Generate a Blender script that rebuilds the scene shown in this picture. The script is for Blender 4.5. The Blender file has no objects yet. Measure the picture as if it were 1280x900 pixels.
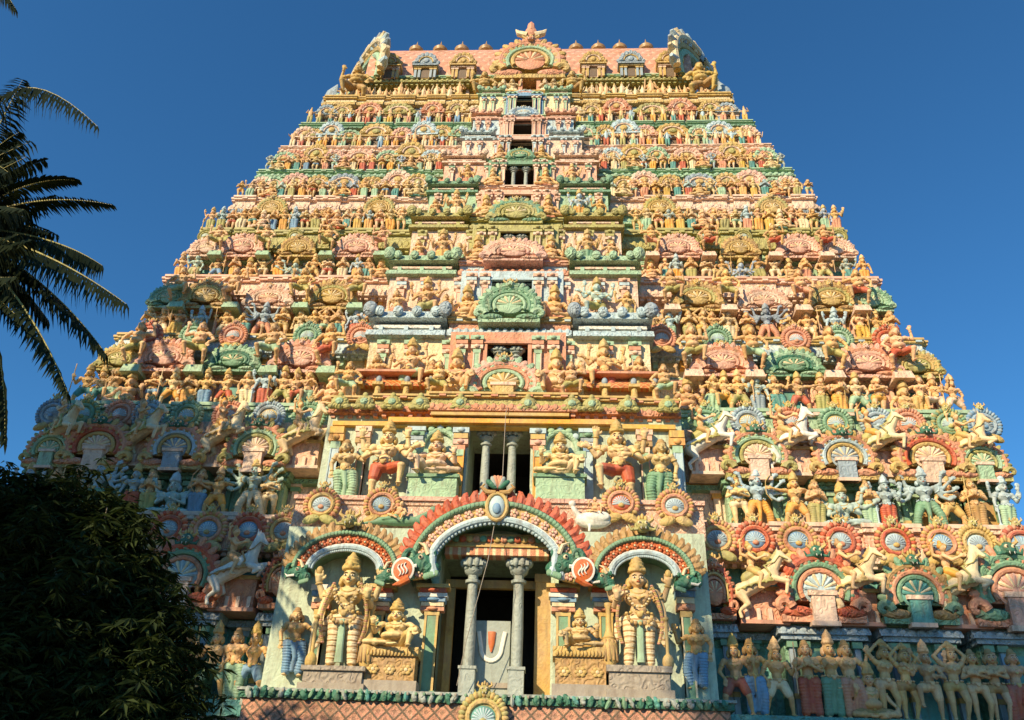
import bpy, math, random
import numpy as np
from mathutils import Vector, Matrix
random.seed(11); RNG = np.random.default_rng(5)
PI = math.pi
scene = bpy.context.scene
C = scene.collection

# ------------------------------------------------------------------ camera
FPX = 1050.0; TAP = 0.22
CAM_O = np.array([1.55, -22.0, 1.6])
PITCH, YAW, ROLL = map(math.radians, (31.63, -3.45, 2.28))
_F = np.array([math.sin(YAW)*math.cos(PITCH), math.cos(YAW)*math.cos(PITCH), math.sin(PITCH)])
_R = np.array([math.cos(YAW), -math.sin(YAW), 0.0]); _U = np.cross(_R, _F)
_c, _s = math.cos(ROLL), math.sin(ROLL)
_R, _U = _c*_R + _s*_U, -_s*_R + _c*_U
def ray(px, py): return _F*FPX + _R*(px-640) + _U*(450-py)
def S(px, py, off=0.0):                      # a point on the sloping front of the tower
    d = ray(px, py); n = np.array([0, 1, -TAP]); p0 = np.array([0, -off, 6.1])
    return CAM_O + d*(((p0-CAM_O)@n)/(d@n))
def at(px, py, Y):                           # a point on the upright plane y = Y
    d = ray(px, py); return CAM_O + d*((Y-CAM_O[1])/d[1])
def project(P):
    d = np.array(P, float)-CAM_O; z = d@_F
    if z < .1: return (-9999, -9999)
    return 640+FPX*(d@_R)/z, 450-FPX*(d@_U)/z
def P(z): return (z-6.1)*TAP
cd = bpy.data.cameras.new('camera'); cam = bpy.data.objects.new('camera', cd); C.objects.link(cam)
cd.sensor_width = 36; cd.lens = FPX/1280*36; cd.clip_start = .1; cd.clip_end = 20000
cam.matrix_world = Matrix([[_R[0], _U[0], -_F[0], CAM_O[0]], [_R[1], _U[1], -_F[1], CAM_O[1]],
                           [_R[2], _U[2], -_F[2], CAM_O[2]], [0, 0, 0, 1]])
scene.camera = cam

# ------------------------------------------------------------------ light
SAZ, SEL = 33.0, 27.0
sdir = Vector((-math.sin(math.radians(SAZ))*math.cos(math.radians(SEL)),
               -math.cos(math.radians(SAZ))*math.cos(math.radians(SEL)), math.sin(math.radians(SEL))))
w = bpy.data.worlds.new("World"); scene.world = w; w.use_nodes = True
nt = w.node_tree; nt.nodes.clear()
sky = nt.nodes.new('ShaderNodeTexSky'); sky.sky_type = 'NISHITA'; sky.sun_disc = False
sky.sun_elevation = math.radians(SEL); sky.sun_rotation = math.radians(180+SAZ)
sky.altitude = 50; sky.air_density = 1.0; sky.dust_density = 0.0; sky.ozone_density = 1.6
bg = nt.nodes.new('ShaderNodeBackground'); bg.inputs[1].default_value = .082
wo = nt.nodes.new('ShaderNodeOutputWorld')
shs = nt.nodes.new('ShaderNodeHueSaturation'); shs.inputs['Saturation'].default_value = 1.02
smx = nt.nodes.new('ShaderNodeMix'); smx.data_type = 'RGBA'; smx.blend_type = 'MULTIPLY'; smx.inputs[0].default_value = 1; smx.inputs[7].default_value = (.54, 1.14, 1.56, 1)
nt.links.new(sky.outputs[0], smx.inputs[6]); nt.links.new(smx.outputs[2], shs.inputs['Color']); nt.links.new(shs.outputs[0], bg.inputs[0]); nt.links.new(bg.outputs[0], wo.inputs[0])
sl = bpy.data.lights.new('sun', 'SUN'); sl.energy = 5.0; sl.angle = math.radians(.5); sl.color = (1.0, .81, .52)
so = bpy.data.objects.new('sun', sl); C.objects.link(so); so.rotation_euler = sdir.to_track_quat('Z', 'Y').to_euler()
scene.view_settings.view_transform = 'Standard'; scene.view_settings.look = 'None'
scene.view_settings.exposure = 0.32; scene.view_settings.gamma = 1
scene.render.engine = 'CYCLES'
scene.cycles.max_bounces = 5; scene.cycles.diffuse_bounces = 3; scene.cycles.transparent_max_bounces = 6

# ------------------------------------------------------------------ paint colours (linear base colours)
PAL = dict(skin=(.80, .52, .28), pale=(.81, .61, .38), pink=(.78, .47, .34), palepink=(.81, .59, .45), rose=(.62, .32, .22),
    mint=(.38, .54, .36), sage=(.50, .58, .44), green=(.20, .35, .22), dark_green=(.05, .17, .11), olive=(.44, .40, .16), gold=(.60, .42, .17), brown=(.46, .29, .13),
    orange=(.80, .42, .13), red=(.55, .15, .09), coral=(.68, .33, .21), sky=(.48, .60, .63), blue=(.22, .36, .50), slate=(.34, .41, .45),
    white=(.82, .79, .70), cream=(.82, .67, .43), teal=(.12, .32, .28), grey=(.36, .40, .36), yellow=(.70, .45, .13), dirt=(.17, .12, .08),
    wood=(.50, .32, .13), charcoal=(.03, .03, .03), black=(.012, .010, .008), blush=(.76, .46, .36), lilac=(.42, .38, .45), stone=(.36, .31, .25), vermilion=(.62, .19, .09), dark=(.05, .04, .035))
_mats = {}
def N(t, k): return t.nodes.new('ShaderNode'+k)
def mathn(t, op, a, b=None, clamp=False):
    n = N(t, 'Math'); n.operation = op; n.use_clamp = clamp
    for i, q in enumerate((a, b)):
        if q is None: continue
        if isinstance(q, (int, float)): n.inputs[i].default_value = q
        else: t.links.new(q, n.inputs[i])
    return n.outputs[0]
def mixc(t, f, a, b):
    n = N(t, 'Mix'); n.data_type = 'RGBA'
    for i, q in ((0, f), (6, a), (7, b)):
        if isinstance(q, (int, float)): n.inputs[i].default_value = q
        elif isinstance(q, tuple): n.inputs[i].default_value = (*q[:3], 1)
        else: t.links.new(q, n.inputs[i])
    return n.outputs[2]
def noise(t, vec, scale, det=3, rough=.6):
    n = N(t, 'TexNoise'); n.inputs['Scale'].default_value = scale; n.inputs['Detail'].default_value = det
    n.inputs['Roughness'].default_value = rough; t.links.new(vec, n.inputs['Vector']); return n.outputs[0]
def paint(col, carve=0.0, rough=.62, grime=.55, pattern=None, second=None, scale=1.0):
    """aged lime paint on plaster; colour 'object' reads the object's own colour"""
    key = (col, carve, rough, grime, pattern, second, scale)
    if key in _mats: return _mats[key]
    m = bpy.data.materials.new('paint_'+str(col)); m.use_nodes = True; t = m.node_tree
    b = t.nodes['Principled BSDF']; geo = N(t, 'NewGeometry'); pos = geo.outputs['Position']
    if col == 'object': base = N(t, 'ObjectInfo').outputs['Color']
    else:
        rgb = N(t, 'RGB'); rgb.outputs[0].default_value = (*PAL[col], 1); base = rgb.outputs[0]
    hsocket = None
    if pattern in ('lattice', 'scales', 'checks', 'rosettes', 'stripes'):
        sp = N(t, 'SeparateXYZ'); t.links.new(pos, sp.inputs[0])
        zz = sp.outputs[2]
        if pattern in ('lattice', 'rosettes'):
            u = mathn(t, 'MULTIPLY', sp.outputs[0], 1/scale); v = mathn(t, 'MULTIPLY', zz, 1/scale)
            a = mathn(t, 'PINGPONG', mathn(t, 'ADD', mathn(t, 'ADD', u, v), 100), .5)
            c = mathn(t, 'PINGPONG', mathn(t, 'ADD', mathn(t, 'SUBTRACT', u, v), 100), .5)
            mn = mathn(t, 'MINIMUM', a, c)
            line = mathn(t, 'LESS_THAN', mn, .085)
            base = mixc(t, line, base, PAL[second])
            centre = mathn(t, 'GREATER_THAN', mn, .33)
            base = mixc(t, mathn(t, 'MULTIPLY', centre, .55), base, PAL[second])
            hsocket = mathn(t, 'MULTIPLY', mn, -1.5)
        elif pattern == 'scales':
            v = mathn(t, 'MULTIPLY', mathn(t, 'ADD', zz, mathn(t, 'MULTIPLY', sp.outputs[1], .6)), 1/scale)
            row = mathn(t, 'FLOOR', v)
            u = mathn(t, 'ADD', mathn(t, 'MULTIPLY', sp.outputs[0], .8/scale), mathn(t, 'MULTIPLY', row, .5))
            fu = mathn(t, 'SUBTRACT', mathn(t, 'FRACT', mathn(t, 'ADD', u, 200)), .5); fv = mathn(t, 'FRACT', v)
            d = mathn(t, 'SQRT', mathn(t, 'ADD', mathn(t, 'MULTIPLY', fu, fu), mathn(t, 'MULTIPLY', mathn(t, 'POWER', mathn(t, 'SUBTRACT', 1.0, fv), 2), .25)))
            base = mixc(t, mathn(t, 'GREATER_THAN', d, .50), base, PAL[second])
            hsocket = mathn(t, 'MULTIPLY', d, -2)
        elif pattern == 'stripes':
            u = mathn(t, 'FRACT', mathn(t, 'ADD', mathn(t, 'MULTIPLY', zz, 1/scale), mathn(t, 'MULTIPLY', noise(t, pos, 4, 1), .5)))
            base = mixc(t, mathn(t, 'LESS_THAN', u, .30), base, PAL[second])
        else:
            u = mathn(t, 'FRACT', mathn(t, 'ADD', mathn(t, 'MULTIPLY', sp.outputs[0], 1/scale), 100))
            base = mixc(t, mathn(t, 'LESS_THAN', u, .35), base, PAL[second])
            hsocket = mathn(t, 'PINGPONG', u, .5)
    n1 = noise(t, pos, 1.1, 4); n2 = noise(t, pos, 7, 4, .7); n3 = noise(t, pos, 38, 2)
    if col == 'object' or True:
        hs = N(t, 'HueSaturation'); t.links.new(base, hs.inputs['Color'])
        t.links.new(mathn(t, 'ADD', mathn(t, 'MULTIPLY', n2, .05), .475), hs.inputs['Hue'])
        t.links.new(mathn(t, 'ADD', mathn(t, 'MULTIPLY', n1, .5), .82), hs.inputs['Saturation'])
        t.links.new(mathn(t, 'ADD', mathn(t, 'MULTIPLY', n2, .55), .74), hs.inputs['Value'])
        base = hs.outputs[0]
    # rain streaks and flaking
    mp = N(t, 'Mapping'); mp.inputs['Scale'].default_value = (5.5, 5.5, .9); t.links.new(pos, mp.inputs['Vector'])
    st = noise(t, mp.outputs[0], 1.0, 5, .65)
    f1 = mathn(t, 'MULTIPLY', mathn(t, 'SUBTRACT', st, .49, True), 4.6*grime, True)
    base = mixc(t, f1, base, PAL['dirt'])
    f2 = mathn(t, 'MULTIPLY', mathn(t, 'SUBTRACT', n3, .60, True), 4.0*grime, True)
    base = mixc(t, f2, base, PAL['stone'])
    t.links.new(base, b.inputs['Base Color']); b.inputs['Roughness'].default_value = rough
    n4 = noise(t, pos, .55, 6, .75); base = mixc(t, mathn(t, 'MULTIPLY', mathn(t, 'SUBTRACT', n4, .57, True), 5.5*grime, True), base, (.10, .085, .06)); t.links.new(base, b.inputs['Base Color'])
    h = mathn(t, 'ADD', mathn(t, 'MULTIPLY', n2, .35), mathn(t, 'MULTIPLY', n3, .12))
    if carve:
        vo = N(t, 'TexVoronoi'); vo.inputs['Scale'].default_value = 6.5/scale; vo.feature = 'SMOOTH_F1'
        ds = N(t, 'VectorMath'); ds.operation = 'ADD'
        nc = N(t, 'TexNoise'); nc.inputs['Scale'].default_value = 3; t.links.new(pos, nc.inputs['Vector'])
        vs = N(t, 'VectorMath'); vs.operation = 'SCALE'; vs.inputs['Scale'].default_value = .25
        t.links.new(nc.outputs[1], vs.inputs[0]); t.links.new(pos, ds.inputs[0]); t.links.new(vs.outputs[0], ds.inputs[1])
        t.links.new(ds.outputs[0], vo.inputs['Vector'])
        ring = mathn(t, 'SINE', mathn(t, 'MULTIPLY', vo.outputs['Distance'], 16))
        h = mathn(t, 'ADD', h, mathn(t, 'MULTIPLY', ring, .5*carve))
    if hsocket is not None: h = mathn(t, 'SUBTRACT', h, mathn(t, 'MULTIPLY', hsocket, -.9))
    bp = N(t, 'Bump'); bp.inputs['Strength'].default_value = .75; bp.inputs['Distance'].default_value = .05
    t.links.new(h, bp.inputs['Height']); t.links.new(bp.outputs[0], b.inputs['Normal'])
    _mats[key] = m; return m
def leafmat(name, c1, c2, trans=.25):
    m = bpy.data.materials.new(name); m.use_nodes = True; t = m.node_tree; b = t.nodes['Principled BSDF']
    geo = N(t, 'NewGeometry'); n = noise(t, geo.outputs['Position'], 2.3, 2)
    f = mathn(t, 'ADD', mathn(t, 'MULTIPLY', geo.outputs['Random Per Island'], .7), mathn(t, 'MULTIPLY', n, .4), True)
    t.links.new(mixc(t, f, c1, c2), b.inputs['Base Color']); b.inputs['Roughness'].default_value = .75; b.inputs['Specular IOR Level'].default_value = .2
    tr = N(t, 'BsdfTranslucent'); tr.inputs[0].default_value = (c2[0]*1.2, c2[1]*1.2, c2[2]*.6, 1)
    mx = N(t, 'MixShader'); mx.inputs[0].default_value = trans; o = t.nodes['Material Output']
    t.links.new(b.outputs[0], mx.inputs[1]); t.links.new(tr.outputs[0], mx.inputs[2]); t.links.new(mx.outputs[0], o.inputs[0])
    return m

# ------------------------------------------------------------------ mesh builder
def rotm(rx=0, ry=0, rz=0):
    return np.array((Matrix.Rotation(rz, 3, 'Z') @ Matrix.Rotation(ry, 3, 'Y') @ Matrix.Rotation(rx, 3, 'X')))
_sph = {}
def unit_sphere(nu, nv):
    if (nu, nv) in _sph: return _sph[nu, nv]
    v = [(0, 0, -1)]
    for j in range(1, nv):
        a = -PI/2+PI*j/nv
        for i in range(nu): v.append((math.cos(a)*math.cos(2*PI*i/nu), math.cos(a)*math.sin(2*PI*i/nu), math.sin(a)))
    v.append((0, 0, 1)); f = []
    for i in range(nu): f.append((0, 1+(i+1) % nu, 1+i))
    for j in range(nv-2):
        for i in range(nu): f.append((1+j*nu+i, 1+j*nu+(i+1) % nu, 1+(j+1)*nu+(i+1) % nu, 1+(j+1)*nu+i))
    L = len(v)-1; o = 1+(nv-2)*nu
    for i in range(nu): f.append((L, o+i, o+(i+1) % nu))
    _sph[nu, nv] = (np.array(v), f); return _sph[nu, nv]
class MB:
    def __init__(s): s.v = []; s.f = []; s.m = []; s.n = 0; s.mats = []
    def slot(s, mat):
        if mat not in s.mats: s.mats.append(mat)
        return s.mats.index(mat)
    def add(s, v, f, mat=None):
        v = np.asarray(v, float); s.v.append(v); k = s.slot(mat) if mat is not None else 0
        s.f += [tuple(i+s.n for i in q) for q in f]; s.m += [k]*len(f); s.n += len(v)
    def box(s, c, d, mat=None, rot=None, taper=1.0):
        x, y, z = [q/2 for q in d]; t = taper
        v = np.array([(-x, -y, -z), (x, -y, -z), (x, y, -z), (-x, y, -z), (-x*t, -y*t, z), (x*t, -y*t, z), (x*t, y*t, z), (-x*t, y*t, z)])
        if rot is not None: v = v@rot.T
        s.add(v+np.array(c), [(0, 3, 2, 1), (4, 5, 6, 7), (0, 1, 5, 4), (1, 2, 6, 5), (2, 3, 7, 6), (3, 0, 4, 7)], mat)
    def bx(s, x0, x1, y0, y1, z0, z1, mat=None): s.box(((x0+x1)/2, (y0+y1)/2, (z0+z1)/2), (x1-x0, y1-y0, z1-z0), mat)
    def ell(s, c, r, mat=None, rot=None, nu=12, nv=8):
        v, f = unit_sphere(nu, nv); v = v*np.array(r if hasattr(r, '__len__') else (r, r, r))
        if rot is not None: v = v@rot.T
        s.add(v+np.array(c), f, mat)
    def cap(s, p, q, r1, r2, mat=None, nu=10):
        p = np.array(p, float); q = np.array(q, float); d = q-p; L = np.linalg.norm(d)
        if L < 1e-6: return s.ell(p, r1, mat)
        M = np.array(Vector(d).to_track_quat('Z', 'Y').to_matrix()); v = []; rows = []
        for a in (-80, -45, -10): rows.append((r1*math.sin(math.radians(a)), r1*math.cos(math.radians(a))))
        for a in (10, 45, 80): rows.append((L+r2*math.sin(math.radians(a)), r2*math.cos(math.radians(a))))
        for h, r in rows:
            for i in range(nu): v.append((r*math.cos(2*PI*i/nu), r*math.sin(2*PI*i/nu), h))
        f = [tuple(range(nu))[::-1], tuple(range(5*nu, 6*nu))]
        for j in range(5):
            for i in range(nu): f.append((j*nu+i, j*nu+(i+1) % nu, (j+1)*nu+(i+1) % nu, (j+1)*nu+i))
        s.add(np.array(v)@M.T+p, f, mat)
    def lathe(s, prof, c, mat=None, nu=14, rot=None, sx=1, sy=1):
        v = []; f = []
        for r, z in prof:
            for i in range(nu): v.append((sx*r*math.cos(2*PI*i/nu), sy*r*math.sin(2*PI*i/nu), z))
        v = np.array(v)
        if rot is not None: v = v@rot.T
        for j in range(len(prof)-1):
            for i in range(nu): f.append((j*nu+i, j*nu+(i+1) % nu, (j+1)*nu+(i+1) % nu, (j+1)*nu+i))
        f.append(tuple(range(nu))[::-1]); f.append(tuple((len(prof)-1)*nu+i for i in range(nu)))
        s.add(v+np.array(c), f, mat)
    def prism_x(s, poly, x0, x1, mat=None):   # poly of (y, z)
        n = len(poly); v = [(x0, y, z) for y, z in poly]+[(x1, y, z) for y, z in poly]
        s.add(v, [tuple(range(n)), tuple(range(2*n-1, n-1, -1))]+[(i, i+n, (i+1) % n+n, (i+1) % n) for i in range(n)], mat)
    def prism_y(s, poly, y0, y1, mat=None):   # poly of (x, z)
        n = len(poly); v = [(x, y0, z) for x, z in poly]+[(x, y1, z) for x, z in poly]
        s.add(v, [tuple(range(n)), tuple(range(2*n-1, n-1, -1))]+[(i, i+n, (i+1) % n+n, (i+1) % n) for i in range(n)], mat)
    def tube(s, pts, rad, mat=None, nu=8, closed=False, flat=1.0):
        pts = np.array(pts, float); n = len(pts); v = []; f = []
        if not hasattr(rad, '__len__'): rad = [rad]*n
        up = np.array([0.0, 1.0, 0.0])
        for k in range(n):
            a = pts[(k-1) % n if closed else max(k-1, 0)]; b = pts[(k+1) % n if closed else min(k+1, n-1)]
            d = b-a; d /= np.linalg.norm(d)+1e-9; s1 = np.cross(d, up)
            if np.linalg.norm(s1) < .05: s1 = np.cross(d, np.array([1.0, 0, 0]))
            s1 /= np.linalg.norm(s1); s2 = np.cross(s1, d)
            for i in range(nu): v.append(pts[k]+rad[k]*(math.cos(2*PI*i/nu)*s1+flat*math.sin(2*PI*i/nu)*s2))
        for k in range(n if closed else n-1):
            k2 = (k+1) % n
            for i in range(nu): f.append((k*nu+i, k*nu+(i+1) % nu, k2*nu+(i+1) % nu, k2*nu+i))
        if not closed: f.append(tuple(range(nu))[::-1]); f.append(tuple((n-1)*nu+i for i in range(nu)))
        s.add(v, f, mat)
    def merge(s, o, scale=1.0, off=(0, 0, 0), rot=None, mirror=False):
        base = s.n; idx = [s.slot(m) for m in o.mats] or [0]
        for v in o.v:
            v = v*scale
            if mirror: v = v*np.array([-1, 1, 1])
            if rot is not None: v = v@rot.T
            s.v.append(v+np.array(off))
        s.f += [tuple(i+base for i in (q[::-1] if mirror else q)) for q in o.f]; s.m += [idx[k] for k in o.m]; s.n += o.n
    def mesh(s, name, smooth=True, angle=38):
        me = bpy.data.meshes.new(name); V = np.concatenate(s.v)
        me.from_pydata(V.tolist(), [], s.f)
        for m in s.mats: me.materials.append(m)
        if s.mats: me.polygons.foreach_set('material_index', s.m)
        if smooth:
            me.polygons.foreach_set('use_smooth', [True]*len(me.polygons)); me.set_sharp_from_angle(angle=math.radians(angle))
        me.update(); return me
    def build(s, name, parent=None, loc=(0, 0, 0), smooth=True, angle=38, tagd=None):
        o = bpy.data.objects.new(name, s.mesh(name, smooth, angle)); C.objects.link(o); o.location = loc
        if parent: o.parent = parent
        if tagd: tag(o, **tagd)
        return o
def remeshed(mb, name, voxel, mat, smooth_it=2):
    me = mb.mesh(name+'_src', False); o = bpy.data.objects.new('tmp', me); C.objects.link(o)
    md = o.modifiers.new('r', 'REMESH'); md.mode = 'VOXEL'; md.voxel_size = voxel; md.use_smooth_shade = True
    if smooth_it: sm = o.modifiers.new('s', 'SMOOTH'); sm.factor = .5; sm.iterations = smooth_it
    dg = bpy.context.evaluated_depsgraph_get(); new = bpy.data.meshes.new_from_object(o.evaluated_get(dg)); new.name = name
    bpy.data.objects.remove(o); bpy.data.meshes.remove(me); new.materials.clear(); new.materials.append(mat)
    new.polygons.foreach_set('use_smooth', [True]*len(new.polygons)); return new
def tag(o, label=None, cat=None, group=None, kind=None):
    if label: o['label'] = label
    if cat: o['category'] = cat
    if group: o['group'] = group
    if kind: o['kind'] = kind
    return o
def obj(name, me, parent=None, loc=(0, 0, 0), col=None):
    o = bpy.data.objects.new(name, me); C.objects.link(o); o.location = loc
    if parent: o.parent = parent
    if col: o.color = (*PAL[col], 1)
    return o

# ------------------------------------------------------------------ statues: sculpted bodies, one continuous mesh each
def A(*a): return np.array(a, float)
def hand(mb, wrist, d, k, det, curl=.3):
    """palm, four fingers and a thumb, pointing along d"""
    wrist = A(*wrist); d = A(*d); d = d/np.linalg.norm(d); side = np.cross(d, A(0, 1, 0)); side /= (np.linalg.norm(side)+1e-6)
    nrm = np.cross(side, d)
    palm = wrist+d*.035*k; mb.cap(wrist, palm, .019*k, .024*k)
    for i in range(4):
        o = side*(i-1.5)*.0135*k; L = (.034, .042, .040, .030)[i]*k
        p0 = palm+o+d*.006*k; p1 = p0+d*L*.6+o*.15; p2 = p1+(d-nrm*curl)*L*.55
        r = (.0075 if det else .009)*k
        mb.cap(p0, p1, r, r*.95, nu=6); mb.cap(p1, p2, r*.95, r*.8, nu=6)
    sg = 1 if palm[0] > 0 else -1
    tside = side*(-sg if side[0] > 0 else sg)
    t0 = wrist+d*.014*k+tside*.018*k; t1 = t0+(d*.6+tside*.8)*.024*k; mb.cap(t0, t1, .0095*k, .0085*k, nu=6); mb.cap(t1, t1+(d*.9+tside*.2)*.018*k, .0085*k, .007*k, nu=6)
def figure(pel=(0, 0, .50), arms=(), legs=(), lean=0, belly=0.0, female=False, cloth='skirt', crown='tall', det=False, k=1.0, tilt=0, scarf=False, bands=False):
    """returns skin, cloth and gold builders; height of head top about 1, faces -Y"""
    sk, cl, go, hd = MB(), MB(), MB(), MB(); p = A(*pel); up = A(lean, 0, 1)
    hipw = .085 if female else .075; shw = .125 if female else .15
    waist = p+up*.10; chest = p+up*.22; neck = p+up*.325; head = p+up*.405+A(tilt*.03, -.01, 0)
    sk.ell(p+A(0, 0, 0), (.115 if female else .105, .085, .075)); sk.ell(waist, (.075+belly*.06, .062+belly*.07, .085)); sk.ell(chest, (.118, .078, .095))
    sk.ell(chest+A(0, 0, .05), (.13, .062, .055))
    if belly: sk.ell(waist+A(0, -.03-belly*.03, -.015), (.095*(1+belly*.6), .08*(1+belly*.7), .075))
    for sd in (-1, 1):
        sk.ell(chest+A(sd*.052, -.062 if female else -.05, .01), (.042, .038, .040) if female else (.05, .03, .038))
        sk.ell(chest+A(sd*(shw-.01), 0, .06), .045)
    sk.cap(neck-up*.03, neck+up*.03, .036, .033)
    HS = A(1.04, 1.08, 1.17); head0 = head+up*.014; head = A(0, 0, 0); hk, hg = MB(), MB()
    # head with brow, nose, lips, chin, ears
    hk.ell(head, (.062, .066, .082), nu=16, nv=12); hk.ell(head+A(0, -.052, -.035), (.035, .02, .028)); hk.cap(head+A(0, -.064, .012), head+A(0, -.080, -.016), .008, .013)
    hk.ell(head+A(0, -.068, -.036), (.019, .012, .007)); hk.ell(head+A(0, -.058, -.058), (.018, .014, .013)); hk.ell(head+A(0, -.056, .028), (.045, .013, .011))
    for sd in (-1, 1):
        hk.ell(head+A(sd*.064, .0, -.006), (.010, .018, .028)); hk.ell(head+A(sd*.028, -.056, .004), (.015, .009, .009)); hk.ell(head+A(sd*.033, -.042, -.022), (.022, .02, .02))
        hg.ell(head+A(sd*.075, -.012, -.055), (.018, .014, .022)); hg.ell(head+A(sd*.07, .03, -.03), (.03, .03, .055))
    hg.ell(head+A(0, .018, .018), (.068, .062, .080), nu=14, nv=10)
    if crown == 'tall':
        pr = [(.05, .03), (.078, .045), (.080, .062), (.066, .068), (.070, .09), (.074, .096), (.060, .104), (.062, .130), (.066, .136), (.050, .142), (.050, .165), (.034, .175), (.022, .195), (.012, .215), (.002, .22)]
        hg.lathe(pr, head+A(0, .008, .02), nu=16)
        hg.ell(head+A(0, -.062, .095), (.022, .015, .035))
        for sd in (-1, 1): hg.ell(head+A(sd*.06, -.02, .08), (.018, .02, .028))
    elif crown == 'bun':
        hg.ell(head+A(.0, .03, .085), (.045, .04, .04)); hg.lathe([(.05, .0), (.062, .008), (.060, .02), (.05, .03)], head+A(0, .004, .040), nu=14)
    elif crown == 'halo':
        hg.lathe([(.05, .03), (.074, .045), (.070, .09), (.05, .12), (.03, .16), (.004, .18)], head+A(0, .008, .02), nu=14)
        hg.lathe([(.12, -.008), (.13, 0), (.12, .008)], head+A(0, .06, .03), nu=20, rot=rotm(PI/2))
    sk.merge(hk, HS, head0); hd.merge(hg, HS, head0)
    # arms
    for (sd, el, hn, *rest) in arms:
        sh = chest+A(sd*shw, .0, .062); el = p+A(*el); hn = p+A(*hn); kk = k
        sk.cap(sh, el, .040*kk, .031*kk); sk.cap(el, hn, .031*kk, .020*kk); d = hn-el
        hdir = rest[0] if rest else d
        hand(sk, hn, hdir, 1.25*kk, det)
        m = sh*.55+el*.45; go.tube([m+(el-sh)*.06, m-(el-sh)*.06], .046*kk, nu=12); dn = (hn-el); w0 = el+dn*.86; go.tube([w0-dn*.06, w0+dn*.06], .030*kk, nu=12)
        if len(rest) > 1 and rest[1]:
            q = hn+np.array(hdir)/np.linalg.norm(hdir)*.06
            if rest[1] == 'disc': go.lathe([(.04, -.012), (.055, 0), (.04, .012)], q+A(0, 0, .06), rot=rotm(PI/2), nu=16); go.cap(q, q+A(0, 0, .05), .012, .012)
            if rest[1] == 'club': go.cap(q+A(0, -.02, .05), q+A(0, -.02, -.30), .016, .016); go.ell(q+A(0, -.02, -.36), (.05, .05, .085)); go.ell(q+A(0, -.02, .07), .028)
            if rest[1] == 'bow': go.tube([q+A(.04, 0, .26), q+A(-.04, 0, .13), q+A(-.05, 0, 0), q+A(-.04, 0, -.13), q+A(.04, 0, -.26)], .011)
            if rest[1] == 'staff': go.cap(q+A(0, 0, .30), q+A(0, 0, -.45), .012, .012)
            if rest[1] == 'conch': go.ell(q+A(0, 0, .05), (.03, .03, .05))
    # necklace, sacred thread, belt
    for r, z in ((.062, .30), (.085, .275)):
        pts = [p+up*z+A(r*math.cos(a), -.035-r*.55*max(0, math.sin(a)), -r*.75*math.sin(a)) for a in np.linspace(0, PI, 9)]; go.tube(pts, .011, nu=6)
    go.ell(p+up*.20+A(0, -.085, 0), (.018, .012, .022))
    cl.ell(p+A(0, 0, -.01), (.122 if female else .115, .095, .072))
    for i in range(14):
        a = 2*PI*i/14; go.ell(p+A(.118*math.cos(a), .098*math.sin(a), .055), .018, nu=8, nv=5)
    go.ell(p+A(0, -.10, .03), (.03, .018, .035))
    # legs
    for (sd, kn, an, *rest) in legs:
        hp = p+A(sd*hipw, 0, -.02); kn = A(*kn); an = A(*an); toe = A(*(rest[0] if rest else (sd*.25, -1, 0))); toe = toe/np.linalg.norm(toe)
        sk.cap(hp, kn, .068, .047); sk.cap(kn, an, .045, .024); sk.ell(kn*.6+an*.4+A(0, .008, 0), (.04, .042, .06))
        foot = an+A(0, 0, -.022); sk.cap(foot, foot+toe*.07, .024, .022)
        for i in range(5):
            s2 = np.cross(toe, A(0, 0, 1)); sk.cap(foot+toe*.07+s2*(i-2)*.011, foot+toe*(.10-abs(i-1)*.004)+s2*(i-2)*.012-A(0, 0, .004), .009, .008, nu=6)
        go.lathe([(.028, -.012), (.034, 0), (.028, .012)], an+A(0, 0, .012), nu=12)
        if cloth in ('skirt', 'dhoti'):
            kb = .86 if bands else 1; cl.cap(hp, kn, .080*kb, .056*kb); q = kn*.12+an*.88; cl.cap(kn, q, .056*kb, (.046 if cloth == 'dhoti' else .06)*kb)
            nb = 9 if bands else 5
            for i in range(nb):
                tt = (i+.7)/nb
                for (u, v, r0, r1) in ((hp, kn, .083, .060), (kn, q, .060, .050 if cloth == 'dhoti' else .062)):
                    c0 = u+(v-u)*tt; dd = (v-u)*(.028 if bands else .018); cl.tube([c0-dd, c0+dd], (r0+(r1-r0)*tt)*(.88 if bands else 1.05), nu=12)
        elif cloth == 'shorts': cl.cap(hp, hp+(kn-hp)*.72, .082, .066)
        elif cloth == 'loin': cl.cap(hp, hp+(kn-hp)*.15, .078, .072)
    if cloth in ('skirt', 'dhoti'):
        ks = [A(*l[1]) for l in legs]; mid = sum(ks)/len(ks); an = sum(A(*l[2]) for l in legs)/len(legs)
        if mid[2] < p[2]-.1 and not bands:
            cl.cap(p+A(0, -.06, 0), mid+A(0, -.03, 0), .045, .03); cl.cap(mid+A(0, -.03, 0), an+A(0, -.02, .05), .03, .035)
    if scarf:
        for sd in (-1, 1):
            cl.tube([p+A(sd*.11, 0, .04), p+A(sd*.18, .03, -.05), p+A(sd*.19, .03, -.18), p+A(sd*.24, .03, -.30)], [.03, .035, .03, .012], flat=.4)
    return sk, cl, go, hd
ST_L = [(-1, (-.08, -.01, .27), (-.085, 0, .04)), (1, (.08, -.01, .27), (.085, 0, .04))]
SWAY = [(-1, (-.07, -.01, .27), (-.06, .01, .04)), (1, (.13, -.05, .28), (.10, 0, .04))]
WIDE = [(-1, (-.16, -.05, .27), (-.19, 0, .04)), (1, (.16, -.05, .27), (.19, 0, .04))]
SEAT = [(-1, (-.27, -.13, .07), (.02, -.24, .06), (1, -.3, 0)), (1, (.27, -.13, .07), (-.04, -.20, .05), (-1, -.3, 0))]
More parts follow.
